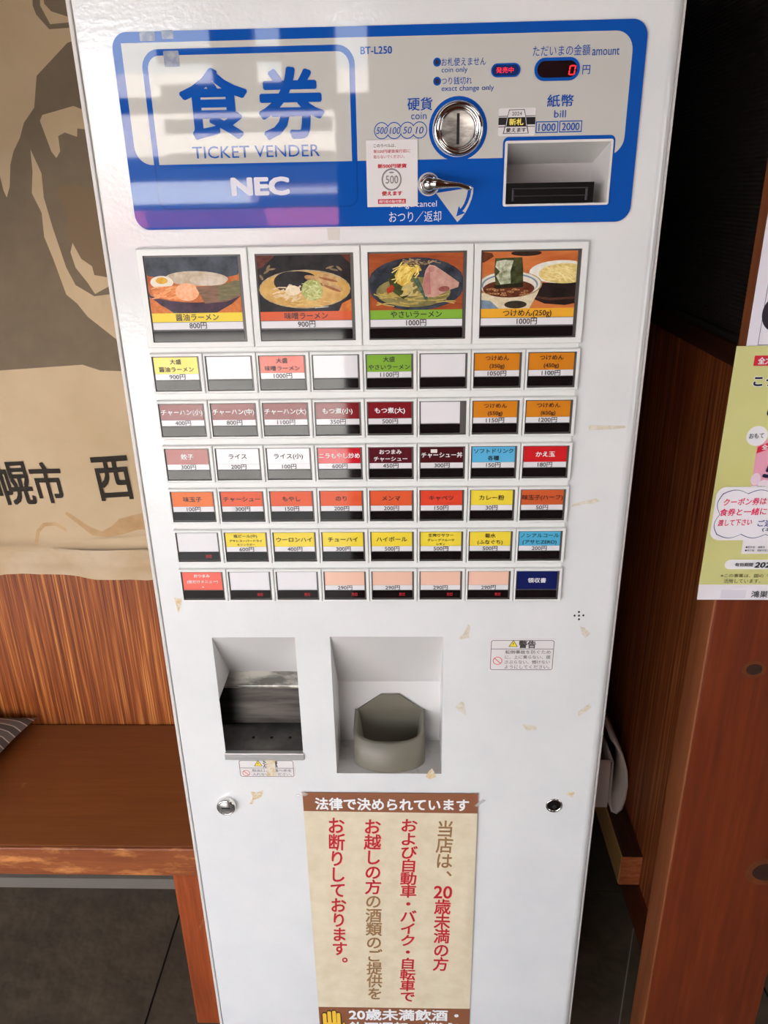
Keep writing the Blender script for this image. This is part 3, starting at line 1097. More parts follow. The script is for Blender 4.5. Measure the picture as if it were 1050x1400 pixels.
# coin slot: chrome collar with a brushed dish and a slot
mb = MB()
C0 = (RC[0], -0.0022, RC[1])
mb.lathe([(0.0232, 0.0), (0.0232, 0.0035), (0.0222, 0.0052), (0.0205, 0.0058), (0.0190, 0.0048), (0.0180, 0.0030), (0.0172, 0.0036), (0.0160, 0.0030),
          (0.0150, 0.0012)], C0, (0, -1, 0), CHROME, n=64, cap=False)
dish = []
sw, sh = 0.0013, 0.0130
mb2 = MB()
mb2.paint([(ellipse(RC[0], RC[1], 0.0152, n=64), STEEL), (rrect(RC[0] - sw, RC[1] - sh, RC[0] + sw, RC[1] + sh), None)],
          ymap=lambda x, z: -0.0034 - 0.0035 * (abs(x - RC[0]) / 0.0152) ** 1.4 * (1 if x > RC[0] else -0.1) * 0.55,
          grid=[(RC[0] + 0.0152 * r_ / 8 * math.cos(a_ * math.pi / 12), RC[1] + 0.0152 * r_ / 8 * math.sin(a_ * math.pi / 12)) for r_ in range(1, 8) for a_ in range(24)], smooth=True)
mb2.add([(RC[0] + a, 0.004, RC[1] + b) for a, b in ((-sw * 3, -sh * 1.2), (sw * 3, -sh * 1.2), (sw * 3, sh * 1.2), (-sw * 3, sh * 1.2))], [(0, 1, 2, 3)], GAP)
coin = mb.build('coin_slot', panel_o)
coin['label'] = 'round chrome coin slot'
# recess the dark well behind the slit just in front of the panel face
for i, v_ in enumerate(mb2.v):
    if v_[1] == 0.004:
        mb2.v[i] = (v_[0], -0.0028, v_[2])
mb2.build('slot_plate', panel_o)

# return lever
mb = MB()
L0 = Vector((LV[0], -0.0022, LV[1]))
mb.lathe([(0.0092, 0.0), (0.0092, 0.006), (0.0082, 0.0075), (0.0074, 0.0078)], L0, (0, -1, 0), CHROME, n=40)
mb.lathe([(0.0066, 0.007), (0.0064, 0.014), (0.0052, 0.0168), (0.0, 0.0176)], L0, (0, -1, 0), CHROME, n=32, cap=False)
tipx, tipz = at_y(645, 258, -0.014)
mb.tube([(LV[0], -0.0145, LV[1]), (LV[0] + 0.008, -0.0150, LV[1] + 0.0004), (LV[0] + 0.016, -0.0150, LV[1] - 0.0004), (LV[0] + 0.028, -0.0148, LV[1] - 0.001),
         (tipx - 0.003, -0.0145, tipz + 0.0008), (tipx, -0.0145, tipz + 0.0008)], [0.0058, 0.0052, 0.0034, 0.0023, 0.0023, 0.0019], CHROME, n=14)
lv = mb.build('return_lever', panel_o)
lv['label'] = 'chrome change return lever'

# bill slot
mb = MB()
fr = box_px(688.5, 191.5, 834, 281)
BWHITE = mat('bill_slot_white', (222, 219, 216), 0.3)
D_ = 0.052
x0, z0, x1, z1 = BS
mb.paint([(rrect(*fr, 0.002), BWHITE), (rrect(*BS), None)], y=-0.0036)
mb.rim(rrect(*fr, 0.002), -0.0036, -0.0022, BWHITE)
zc = z1 - 0.0165           # ceiling slopes down to here at the back
mb.add([(x0, -0.0036, z1), (x1, -0.0036, z1), (x1 - 0.004, D_, zc), (x0 + 0.001, D_, zc)], [(0, 3, 2, 1)], BWHITE)
mb.add([(x0, -0.0036, z0), (x0, -0.0036, z1), (x0 + 0.001, D_, zc), (x0 + 0.001, D_, z0)], [(0, 1, 2, 3)], BWHITE)
mb.add([(x1, -0.0036, z0), (x1, -0.0036, z1), (x1 - 0.004, D_, zc), (x1 - 0.004, D_, z0)], [(0, 3, 2, 1)], BWHITE)
mb.add([(x0, -0.0036, z0), (x1, -0.0036, z0), (x1 - 0.004, D_, z0), (x0 + 0.001, D_, z0)], [(0, 1, 2, 3)], BWHITE)
mb.add([(x0, D_, z0 - 0.02), (x1, D_, z0 - 0.02), (x1, D_, zc + 0.001), (x0, D_, zc + 0.001)], [(0, 1, 2, 3)], BWHITE)
bill = mb.build('bill_slot', panel_o)
mb = MB()
BK = mat('bill_mouth_black', (14, 13, 14), 0.3)
mx0, mz0, mx1, mz1 = box_px(690.5, 249.5, 812, 279, -0.001)
mx0 = max(mx0, x0 + 0.0004)
mz0 = z0 + 0.0006
mb.box(mx0, mx1, 0.0, 0.045, mz0, mz1, BK)
mb.box(mx0 + 0.006, mx1 - 0.006, -0.002, 0.001, mz1 - 0.0055, mz1 - 0.0045, mat('bill_mouth_grey', (62, 60, 62), 0.3))
mb.box(mx0 + 0.006, mx1 - 0.006, -0.0025, 0.001, mz0 + 0.006, mz0 + 0.0068, mat('bill_mouth_grey', (62, 60, 62), 0.3))
for xx in (mx0 + 0.006, mx1 - 0.008):
    mb.box(xx, xx + 0.0016, -0.0025, 0.001, mz0 + 0.002, mz1 - 0.006, mat('bill_mouth_grey', (62, 60, 62), 0.3))
mb.build('bill_mouth', bill and panel_o, bevel=0.0006)

# stickers on the panel
mb = MB()
q = box_px(501.5, 191.5, 571, 282.5)
SW = mat('sticker_white', (222, 216, 215), 0.5)
c = at_y(535.5, 245.5)
GREYI = P(122, 116, 116)
SRED = P(190, 34, 52)
r0, r1, r2, r3 = box_px(517, 272, 555, 278.5)
mb.paint([(rrect(*q), SW), (ellipse(*c, 0.0096, 0.0098), GREYI), (ellipse(*c, 0.0082, 0.0084), SW), (ellipse(c[0], c[1] + 0.0062, 0.0024, 0.0007), GREYI), (rrect(r0, r1, r2, r3), SRED)], y=-0.0036)
mb.rim(rrect(*q), -0.0036, -0.0022, SW)


def mtext(body, b, m, y, bold=0.0, shear=0.0, fit='box'):
    mb.text(body, box_px(*b), m, y, bold=bold, shear=shear, fit=fit)


mtext('このラベルは、', (511, 197, 541, 201.8), P(70, 66, 68), -0.0039)
mtext('新500円硬貨発行前に', (511, 204.5, 561, 209.5), SRED, -0.0039)
mtext('貼らないでください。', (511, 212, 553, 216.8), SRED, -0.0039)
mtext('新500円硬貨', (516.5, 224, 556, 230), SRED, -0.0039, 0.03)
mtext('500', (527.5, 240, 544.5, 251), GREYI, -0.0039, 0.01)
mtext('使えます', (522, 261, 550, 267.5), SRED, -0.0039, 0.04)
mtext('発行前の貼付禁止', (518.5, 273.2, 553.5, 277.4), P(236, 226, 228), -0.0039, 0.01)
so = mb.build('coin_sticker', panel_o)
so['label'] = 'white sticker with a drawn coin'
mb = MB()
q = box_px(681, 148, 731, 186)
BK2 = P(26, 24, 26)
x0, z0, x1, z1 = q
w, h = x1 - x0, z1 - z0


def qp(pts):
    return [(x0 + a * w, z1 - b * h) for a, b in pts]


trap = lambda a, b, c, d, t_, bt: qp([(c, bt), (d, bt), (b, t_), (a, t_)])
mb.paint([(rrect(*q, 0.0015), SW), (qp([(0, .60), (1, .60), (1, .33), (0, .33)]), BK2), (qp([(0, .68), (1, .68), (1, .655), (0, .655)]), BK2), (qp([(0, .30), (1, .30), (1, .275), (0, .275)]), BK2),
          (qp([(.13, .92), (.84, .92), (.70, .05), (.28, .05)]), BK2), (qp([(.155, .90), (.815, .90), (.775, .67), (.195, .67)]), SW), (qp([(.245, .33), (.73, .33), (.685, .075), (.295, .075)]), SW),
          (qp([(.20, .65), (.215, .65), (.25, .34), (.235, .34)]), SW), (qp([(.76, .65), (.775, .65), (.745, .34), (.73, .34)]), SW)], y=-0.0030)
mb.rim(rrect(*q, 0.0015), -0.0030, -0.0022, SW)
mb.text('2024', (x0 + w * .36, z1 - h * .27, x0 + w * .63, z1 - h * .13), BK2, -0.0033)
mb.text('新札', (x0 + w * .29, z1 - h * .62, x0 + w * .68, z1 - h * .37), P(246, 214, 96), -0.0033, bold=0.03)
mb.text('使えます', (x0 + w * .21, z1 - h * .87, x0 + w * .76, z1 - h * .70), BK2, -0.0033, bold=0.02)
so = mb.build('banknote_sticker', panel_o)
so['label'] = 'small black and white sticker with yellow characters'

# ---------------------------------------------------------------- menu buttons
GX, GP, GZ, RP, BH = -0.2407, 0.05608, 1.2700, 0.05052, 0.0438
mb = MB()
mb.box(GX + 0.002, GX + 8 * GP - 0.002, -0.0022, 0.001, GZ - 5 * RP - BH + 0.002, GZ + 0.1025, BEZEL)
mb.build('button_board', machine, bevel=0.0006)

INK = P(22, 19, 21, 0.3)
INKW = P(240, 232, 230, 0.3)


def card(rgb, name=None):
    return mat('card_%d_%d_%d' % rgb, rgb, 0.05, k=1.12)


CWHITE = card((222, 218, 220))


def bezel(x0, z0, x1, z1, ml, mr, mt, mbm):
    """white frame with chamfered outer edge and a sunk grey window"""
    b = MB()
    e = 0.0004
    x0, x1, z0, z1 = x0 + e, x1 - e, z0 + e, z1 - e
    yf, yr, ch = -0.0062, -0.0040, 0.0008
    o1 = [(x0, z0), (x1, z0), (x1, z1), (x0, z1)]
    o2 = [(x0 + ch, z0 + ch), (x1 - ch, z0 + ch), (x1 - ch, z1 - ch), (x0 + ch, z1 - ch)]
    i1 = [(x0 + ml, z0 + mbm), (x1 - mr, z0 + mbm), (x1 - mr, z1 - mt), (x0 + ml, z1 - mt)]
    vs = [(x, -0.0015, z) for x, z in o1] + [(x, yf + ch, z) for x, z in o1] + [(x, yf, z) for x, z in o2] + [(x, yf, z) for x, z in i1]
    fs = []
    for lay_ in range(3):
        for i in range(4):
            j = (i + 1) % 4
            fs.append((lay_ * 4 + i, lay_ * 4 + j, lay_ * 4 + 4 + j, lay_ * 4 + 4 + i))
    b.add(vs, fs, BEZEL)
    vs = [(x, yf, z) for x, z in i1] + [(x, yr, z) for x, z in i1]
    b.add(vs, [(i, (i + 1) % 4, (i + 1) % 4 + 4, i + 4) for i in range(4)] + [(4, 5, 6, 7)], BEZELIN)
    return b, (i1[0][0], i1[0][1], i1[1][0], i1[2][1])


def menu_button(x0, z0, x1, z1, rgb, lines, price, ink=None, led=False, big=None, style=None):
    big_ = big is not None
    if big_:
        b, win = bezel(x0, z0, x1, z1, 0.0066, 0.0066, 0.0066, 0.0060)
    else:
        b, win = bezel(x0, z0, x1, z1, 0.0019, 0.0036, 0.0030, 0.0027)
    bo = b.build('menu_button', machine)
    wx0, wz0, wx1, wz1 = win
    w, h = wx1 - wx0, wz1 - wz0
    cm = CWHITE if rgb is None else card(rgb)
    ink = ink or INK
    c = MB()
    yc, yt = -0.0046, -0.0049
    lx0, lx1 = wx0 + 0.0013, wx1 - (0.0034 if big_ else 0.0022)
    if style == 'short':
        lx1 -= 0.0045
    Z = lambda f: wz1 - h * f
    if big_:
        pt, pbm = 0.022, 0.658
        f0, f1, f2 = 0.658, 0.762, 0.850
        lay_ = [(rrect(lx0, Z(f1), lx1, Z(f0)), cm), (rrect(lx0, Z(f2), lx1, Z(f1 + 0.006)), CWHITE)]
        big(lay_, lambda u, v: (lx0 + (lx1 - lx0) * u, Z(pt + (pbm - pt) * v)))
        c.paint(lay_, y=yc)
        c.rim(rrect(lx0, Z(f2), lx1, Z(pt)), yc, -0.0040, CWHITE)
        mid = (f0 + f1) / 2
        bb = glyphs(lines[0], 0.015)[2]
        em = h * 0.088
        tw, thh, off = (bb[2] - bb[0]) * em, (bb[3] - bb[1]) * em, ((bb[1] + bb[3]) / 2 - 0.36) * em
        xm = (lx0 + lx1) / 2
        c.text(lines[0], (xm - tw / 2, Z(mid) + off - thh / 2, xm + tw / 2, Z(mid) + off + thh / 2), ink, yt, bold=0.015)
        mid = (f1 + f2) / 2
        c.text(price, (lx0 + 0.01, Z(mid + 0.038), lx1 - 0.01, Z(mid - 0.038)), ink, yt, bold=0.012, fit='h')
    else:
        f0, f1, f2 = 0.035, 0.505, 0.675
        if lines and price is None:
            f1 = f2 = 0.66
        if not lines and price is None:
            lay_ = [(rrect(lx0, Z(0.665), lx1, Z(f0)), CWHITE)]
        else:
            lay_ = [(rrect(lx0, Z(f1), lx1, Z(f0)), cm)]
            if price:
                lay_.append((rrect(lx0, Z(f2), lx1, Z(f1 + 0.004)), CWHITE))
        c.paint(lay_, y=yc)
        c.rim(rrect(lx0, Z(f2), lx1, Z(f0)), yc, -0.0040, CWHITE)
        if lines:
            n = len(lines)
            if n == 1:
                spec = [(0.5 * (f0 + f1), 0.125)]
            elif n == 2:
                spec = [(f0 + (f1 - f0) * 0.27, 0.110), (f0 + (f1 - f0) * 0.73, 0.110)]
            elif price is None:
                spec = [(f0 + (f1 - f0) * 0.20, 0.085), (f0 + (f1 - f0) * 0.53, 0.085), (f0 + (f1 - f0) * 0.83, 0.06)]
            else:
                spec = [(f0 + (f1 - f0) * 0.23, 0.085), (f0 + (f1 - f0) * 0.57, 0.068), (f0 + (f1 - f0) * 0.85, 0.062)]
            for s, (mid, hh) in zip(lines, spec):
                H = h * hh * 1.35
                cz = Z(mid)
                # wide lettering like the printed cards
                vs_, fs_, bb = glyphs(s, 0.018)
                ref = 0.80 * H
                sc_ = H / 0.95
                tw, thh = (bb[2] - bb[0]) * sc_ * 1.08, (bb[3] - bb[1]) * sc_
                mxw = (lx1 - lx0) - 0.0016
                if tw > mxw:
                    tw = mxw
                xm = (lx0 + lx1) / 2
                off = ((bb[1] + bb[3]) / 2 - 0.36) * sc_
                c.text(s, (xm - tw / 2, cz + off - thh / 2, xm + tw / 2, cz + off + thh / 2), ink, yt, bold=0.018)
        if price:
            mid = (f1 + f2) / 2
            H = h * 0.148
            vs_, fs_, bb = glyphs(price, 0.012)
            tw = min((bb[2] - bb[0]) / (bb[3] - bb[1]) * H * 1.12, (lx1 - lx0) * 0.7)
            xm = (lx0 + lx1) / 2 + 0.0002
            c.text(price, (xm - tw / 2, Z(mid) - H / 2, xm + tw / 2, Z(mid) + H / 2), INK, yt, bold=0.012)
    if style == 'patch':
        c.paint([(rrect(lx0 + 0.011, Z(0.20), lx0 + 0.018, Z(0.09)), P(222, 214, 210))], y=-0.00515)
    co_ = c.build('label_card', bo)
    i = MB()
    g0, g1 = (0.868, 0.985) if big_ else (0.695, 0.955)
    rr = rrect(lx0 - 0.0004, Z(g1), lx1 + 0.0002, Z(g0), 0.0012, 4)
    i.paint([(rr, BLACKWIN)], y=-0.0050)
    i.rim(rr, -0.0050, -0.0040, BLACKWIN)
    if led:
        a0, a1 = lx0 + (lx1 - lx0) * 0.665, lx0 + (lx1 - lx0) * 0.81
        i.text('売切', (a0, Z(0.885), a1, Z(0.765)), mat('dim_red_led', (190, 30, 44), 0.4, emit=0.5), -0.0052)
    i.build('indicator_window', bo)
    return bo


def ell(T, u, v, ru, rv, n=28, rot=0.0):
    return [T(u + ru * math.cos(a) * math.cos(rot) - rv * math.sin(a) * math.sin(rot), v + ru * math.cos(a) * math.sin(rot) + rv * math.sin(a) * math.cos(rot))
            for a in (2 * math.pi * i / n for i in range(n))]


def clip01(f):
    def T(u, v):
        return f(min(1, max(0, u)), min(1, max(0, v)))
    return T


def photo(name, rgb, rgb2, scale=220, stretch=(1, 1, 1), lo=0.35, hi=0.65):
    return mat('photo_' + name, rgb, 0.05, k=1.1, noise=(scale, rgb2, lo, hi, stretch))


def strands(lay_, T, u0, v0, u1, v1, n, length, ang, spread, m, wd=0.010, seed=1):
    rg = random.Random(seed)
    for _ in range(n):
        u, v = rg.uniform(u0, u1), rg.uniform(v0, v1)
        a = ang + rg.uniform(-spread, spread)
        du, dv = math.cos(a) * length / 2, math.sin(a) * length / 2
        nu, nv = -math.sin(a) * wd / 2, math.cos(a) * wd / 2
        bu, bv = nu * 3 * rg.uniform(-1, 1), nv * 3 * rg.uniform(-1, 1)
        lay_.append(([T(u - du + nu, v - dv + nv), T(u + bu + nu, v + bv + nv), T(u + du + nu, v + dv + nv), T(u + du - nu, v + dv - nv), T(u + bu - nu, v + bv - nv), T(u - du - nu, v - dv - nv)], m))


def pic_shoyu(lay_, T0):
    T = clip01(T0)
    q = lambda pts: [T(u, v) for u, v in pts]
    lay_.append((q([(0, 0), (0, 1), (1, 1), (1, 0)][::-1]), photo('slate', (86, 92, 98), (64, 66, 72), 60)))
    lay_.append((q([(0, .70), (.25, 1), (0, 1)][::-1]), photo('table_orange', (214, 130, 70), (196, 106, 56))))
    lay_.append((q([(1, .68), (.72, 1), (1, 1)]), photo('table_orange', (214, 130, 70), (196, 106, 56))))
    bowl = photo('bowl_purple', (84, 62, 76), (60, 48, 56), 90)
    lay_.append((q([(0, .55), (0, .68), (.12, .86), (.30, 1), (.72, 1), (.90, .84), (1, .70), (1, .45)][::-1]), bowl))
    lay_.append((ell(T, .5, .46, .62, .35), photo('soup_orange', (206, 122, 72), (176, 92, 52), 120)))
    lay_.append((ell(T, .5, .20, .62, .20), photo('slate', (86, 92, 98), (64, 66, 72), 60)))
    lay_.append((ell(T, .54, .38, .34, .13, rot=.06), photo('chashu_pale', (206, 192, 172), (182, 160, 134), 160)))
    lay_.append((ell(T, .66, .42, .20, .09, rot=.08), photo('chashu_pale2', (214, 200, 184), (194, 174, 152), 160)))
    lay_.append((ell(T, .155, .44, .125, .115), photo('egg_white', (232, 222, 206), (226, 212, 192))))
    lay_.append((ell(T, .155, .41, .065, .06), photo('egg_yolk', (228, 180, 74), (208, 150, 52))))
    lay_.append((q([(.03, .60), (.14, .52), (.30, .50), (.40, .55), (.38, .78), (.25, .77), (.05, .68)][::-1]), photo('menma', (240, 150, 92), (206, 110, 60), 200, (1, 1, 2))))
    strands(lay_, T, .08, .54, .34, .72, 12, .14, -.5, .4, photo('menma_light', (248, 176, 120), (230, 140, 86)), .022, 3)
    lay_.append((ell(T, .42, .62, .13, .16), photo('negi_pink', (246, 190, 152), (236, 160, 116), 260)))
    lay_.append((q([(.52, .53), (.80, .50), (.95, .42), (1, .44), (1, .70), (.84, .80), (.60, .83)][::-1]), photo('nori_brown', (150, 110, 92), (112, 92, 72), 220, (0.4, 1, 3))))
    lay_.append((q([(.76, .52), (.96, .42), (1, .44), (1, .66), (.86, .76), (.74, .79)][::-1]), photo('nori_olive', (136, 124, 92), (106, 98, 72), 220, (0.4, 1, 3))))


def pic_miso(lay_, T0):
    T = clip01(T0)
    q = lambda pts: [T(u, v) for u, v in pts]
    dark = photo('dark_bowl', (58, 52, 52), (40, 36, 36), 50)
    lay_.append((q([(0, 0), (1, 0), (1, 1), (0, 1)]), dark))
    lay_.append((q([(0, 0), (.2, 0), (.06, .2), (0, .24)]), photo('redwood', (112, 66, 54), (84, 48, 40))))
    lay_.append((q([(.9, 0), (1, 0), (1, .16)]), photo('redwood', (112, 66, 54), (84, 48, 40))))
    lay_.append((q([(.90, .86), (1, .78), (1, 1), (.86, 1)]), photo('table_orange', (214, 130, 70), (196, 106, 56))))
    lay_.append((ell(T, .5, .60, .495, .345), photo('miso_rim', (196, 176, 140), (150, 130, 100))))
    lay_.append((ell(T, .5, .605, .485, .325), photo('miso_soup', (216, 176, 108), (196, 150, 80), 90)))
    lay_.append((ell(T, .36, .47, .19, .19), dark))
    lay_.append((ell(T, .43, .39, .19, .11), dark))
    gold = photo('gold_leaf', (150, 130, 92), (120, 100, 70))
    for (u, v, a) in ((.10, .28, -.9), (.15, .24, -.2), (.12, .21, -1.2), (.04, .38, 1.3), (.82, .26, .4), (.78, .22, -.5), (.88, .24, 1.0)):
        lay_.append((ell(T, u, v, .05, .016, rot=a), gold))
    meat = photo('miso_pork', (206, 172, 120), (178, 132, 84), 160)
    for (u, v, a) in ((.62, .43, .5), (.72, .50, .45), (.80, .56, .6), (.76, .40, .4)):
        lay_.append((ell(T, u, v, .13, .055, rot=a), meat))
        lay_.append((ell(T, u, v + .035, .11, .02, rot=a), photo('pork_edge', (160, 104, 64), (140, 84, 50))))
    strands(lay_, T, .20, .58, .42, .78, 22, .15, -.7, .7, photo('bean_sprout', (232, 208, 172), (206, 172, 130)), .022, 5)
    lay_.append((ell(T, .37, .62, .08, .09), photo('pale_top', (238, 222, 196), (222, 196, 156))))
    lay_.append((ell(T, .58, .62, .115, .19), photo('negi_green', (188, 188, 116), (150, 154, 82), 300)))
    strands(lay_, T, .50, .48, .66, .78, 26, .07, .2, 1.5, photo('negi_light', (214, 214, 158), (184, 186, 120)), .016, 6)
    strands(lay_, T, .35, .80, .75, .90, 12, .14, .1, .4, photo('noodle', (226, 192, 120), (206, 164, 92)), .016, 8)
    lay_.append((q([(.6, .935), (.75, .915), (.75, .925), (.6, .945)]), photo('rim_light', (214, 210, 206), (200, 196, 190))))


def pic_yasai(lay_, T0):
    T = clip01(T0)
    q = lambda pts: [T(u, v) for u, v in pts]
    lay_.append((q([(0, 0), (1, 0), (1, 1), (0, 1)]), photo('table_redwood', (176, 92, 52), (140, 66, 40), 60, (0.4, 1, 2))))
    lay_.append((ell(T, .5, .54, .53, .47), photo('slate_bowl', (72, 76, 86), (44, 46, 54), 90)))
    lay_.append((ell(T, .5, .60, .47, .36), photo('slate_bowl_in', (62, 66, 74), (48, 52, 56), 90)))
    lay_.append((ell(T, .47, .68, .40, .27), photo('veg_soup', (146, 136, 88), (112, 104, 62), 80)))
    strands(lay_, T, .14, .70, .85, .90, 26, .2, .05, .35, photo('noodle_veg', (196, 172, 100), (168, 142, 74)), .02, 11)
    lay_.append((q([(.20, .44), (.28, .32), (.40, .30), (.45, .72), (.36, .80), (.24, .66)]), photo('dark_greens', (74, 82, 48), (50, 54, 36), 160)))
    lay_.append((q([(.27, .38), (.33, .22), (.42, .13), (.52, .17), (.56, .30), (.48, .34), (.44, .46), (.46, .60), (.42, .72), (.34, .76), (.38, .60), (.30, .52)]), photo('cabbage_yellow', (224, 190, 92), (196, 156, 62), 220)))
    strands(lay_, T, .30, .20, .52, .50, 22, .16, -1.0, .5, photo('cabbage_light', (240, 218, 132), (222, 190, 96)), .016, 12)
    strands(lay_, T, .36, .56, .50, .74, 10, .12, -1.0, .5, photo('cabbage_pale', (206, 186, 128), (180, 158, 98)), .03, 13)
    strands(lay_, T, .36, .12, .72, .20, 26, .10, .2, 1.2, photo('sprout_tan', (176, 150, 116), (140, 116, 88)), .012, 14)
    strands(lay_, T, .44, .14, .60, .22, 10, .08, .4, 1.0, photo('sprout_dark', (86, 70, 58), (66, 52, 44)), .012, 15)
    lay_.append((q([(.18, .62), (.24, .54), (.27, .60), (.24, .68), (.19, .70)]), photo('red_pepper', (188, 70, 44), (160, 52, 36))))
    for s in (0, .035):
        lay_.append((q([(.46 + s, .44), (.485 + s, .43), (.63, .80), (.60, .83)]), photo('chive', (92, 112, 96), (54, 70, 58))))
    lay_.append((q([(.60, .30), (.64, .20), (.70, .22), (.86, .40), (.96, .52), (.95, .60), (.84, .66), (.70, .78), (.60, .76), (.565, .56)]), photo('pork_pink', (206, 164, 148), (184, 134, 122), 150)))
    lay_.append((q([(.60, .36), (.645, .32), (.66, .72), (.60, .74), (.572, .56)]), photo('pork_deep', (190, 134, 124), (172, 112, 106), 150)))
    lay_.append((ell(T, .80, .63, .06, .05, rot=-.3), photo('pork_red', (158, 96, 88), (134, 76, 72))))
    lay_.append((ell(T, .665, .28, .035, .05), photo('pork_deep', (190, 134, 124), (172, 112, 106), 150)))


def pic_tsuke(lay_, T0):
    T = clip01(T0)
    q = lambda pts: [T(u, v) for u, v in pts]
    lay_.append((q([(0, 0), (1, 0), (1, 1), (0, 1)]), photo('table_bright', (206, 122, 70), (184, 96, 50), 60, (0.4, 1, 2))))
    lay_.append((q([(0, 0), (.10, .02), (.12, .08), (.02, .18), (0, .18)]), photo('shadow_wood', (106, 62, 40), (84, 48, 32))))
    lay_.append((ell(T, .46, .03, .16, .05), photo('dark_dish', (62, 46, 40), (46, 36, 32))))
    blk = photo('black_tray', (52, 40, 38), (36, 30, 28), 60)
    lay_.append((q([(.56, .74), (.62, .55), (1, .55), (1, .92), (.90, .95), (.68, .92), (.57, .84)]), blk))
    lay_.append((q([(.58, .78), (.74, .82), (1, .80), (1, .84), (.74, .86), (.60, .83)]), photo('tray_edge', (92, 60, 48), (74, 48, 40))))
    lay_.append((ell(T, .84, .36, .34, .20), photo('white_dish', (232, 228, 216), (218, 212, 198))))
    lay_.append((ell(T, .88, .39, .28, .175), photo('noodle_pale', (230, 206, 136), (204, 174, 102), 260)))
    strands(lay_, T, .70, .28, .96, .50, 34, .14, .3, .9, photo('noodle_light', (240, 222, 164), (226, 200, 132)), .012, 21)
    lay_.append((q([(.0, .72), (.0, 1), (.52, 1), (.60, .74), (.64, .55)]), photo('ivory_bowl', (222, 208, 178), (200, 184, 152))))
    lay_.append((q([(0, .84), (.10, .86), (.19, 1), (0, 1)]), photo('blue_pattern', (132, 150, 166), (96, 116, 138), 160)))
    lay_.append((ell(T, .37, .93, .12, .07), photo('dark_motif', (70, 60, 48), (52, 46, 38))))
    lay_.append((ell(T, .30, .57, .345, .235), photo('rim_brown', (176, 148, 104), (150, 122, 84))))
    lay_.append((ell(T, .30, .565, .33, .222), photo('rim_ivory', (226, 218, 200), (210, 200, 180))))
    lay_.append((ell(T, .30, .575, .30, .20), photo('rim_blue', (124, 146, 166), (110, 134, 156))))
    lay_.append((ell(T, .30, .59, .285, .19), photo('rim_ivory', (226, 218, 200), (210, 200, 180))))
    lay_.append((ell(T, .29, .645, .275, .155), photo('tsuke_soup', (112, 62, 44), (86, 44, 32), 120)))
    rg = random.Random(31)
    for _ in range(22):
        u, v = rg.uniform(.07, .50), rg.uniform(.64, .76)
        lay_.append((ell(T, u, v, .026, .014, 12), photo('onion', (196, 150, 104), (168, 112, 70))))
        lay_.append((ell(T, u, v, .014, .007, 10), photo('onion_in', (120, 66, 44), (100, 52, 36))))
    lay_.append((q([(.13, .58), (.44, .52), (.44, .62), (.14, .64)]), photo('nori_shadow', (52, 46, 34), (40, 36, 28))))
    lay_.append((q([(.135, .11), (.42, .10), (.435, .30), (.44, .54), (.15, .58), (.13, .34)]), photo('nori_sheet', (84, 86, 54), (40, 44, 30), 140)))
    lay_.append((q([(.15, .16), (.24, .14), (.33, .15), (.30, .34), (.31, .55), (.20, .57), (.15, .42), (.19, .34), (.14, .26)]), photo('nori_glare', (216, 216, 190), (120, 124, 90), 150)))


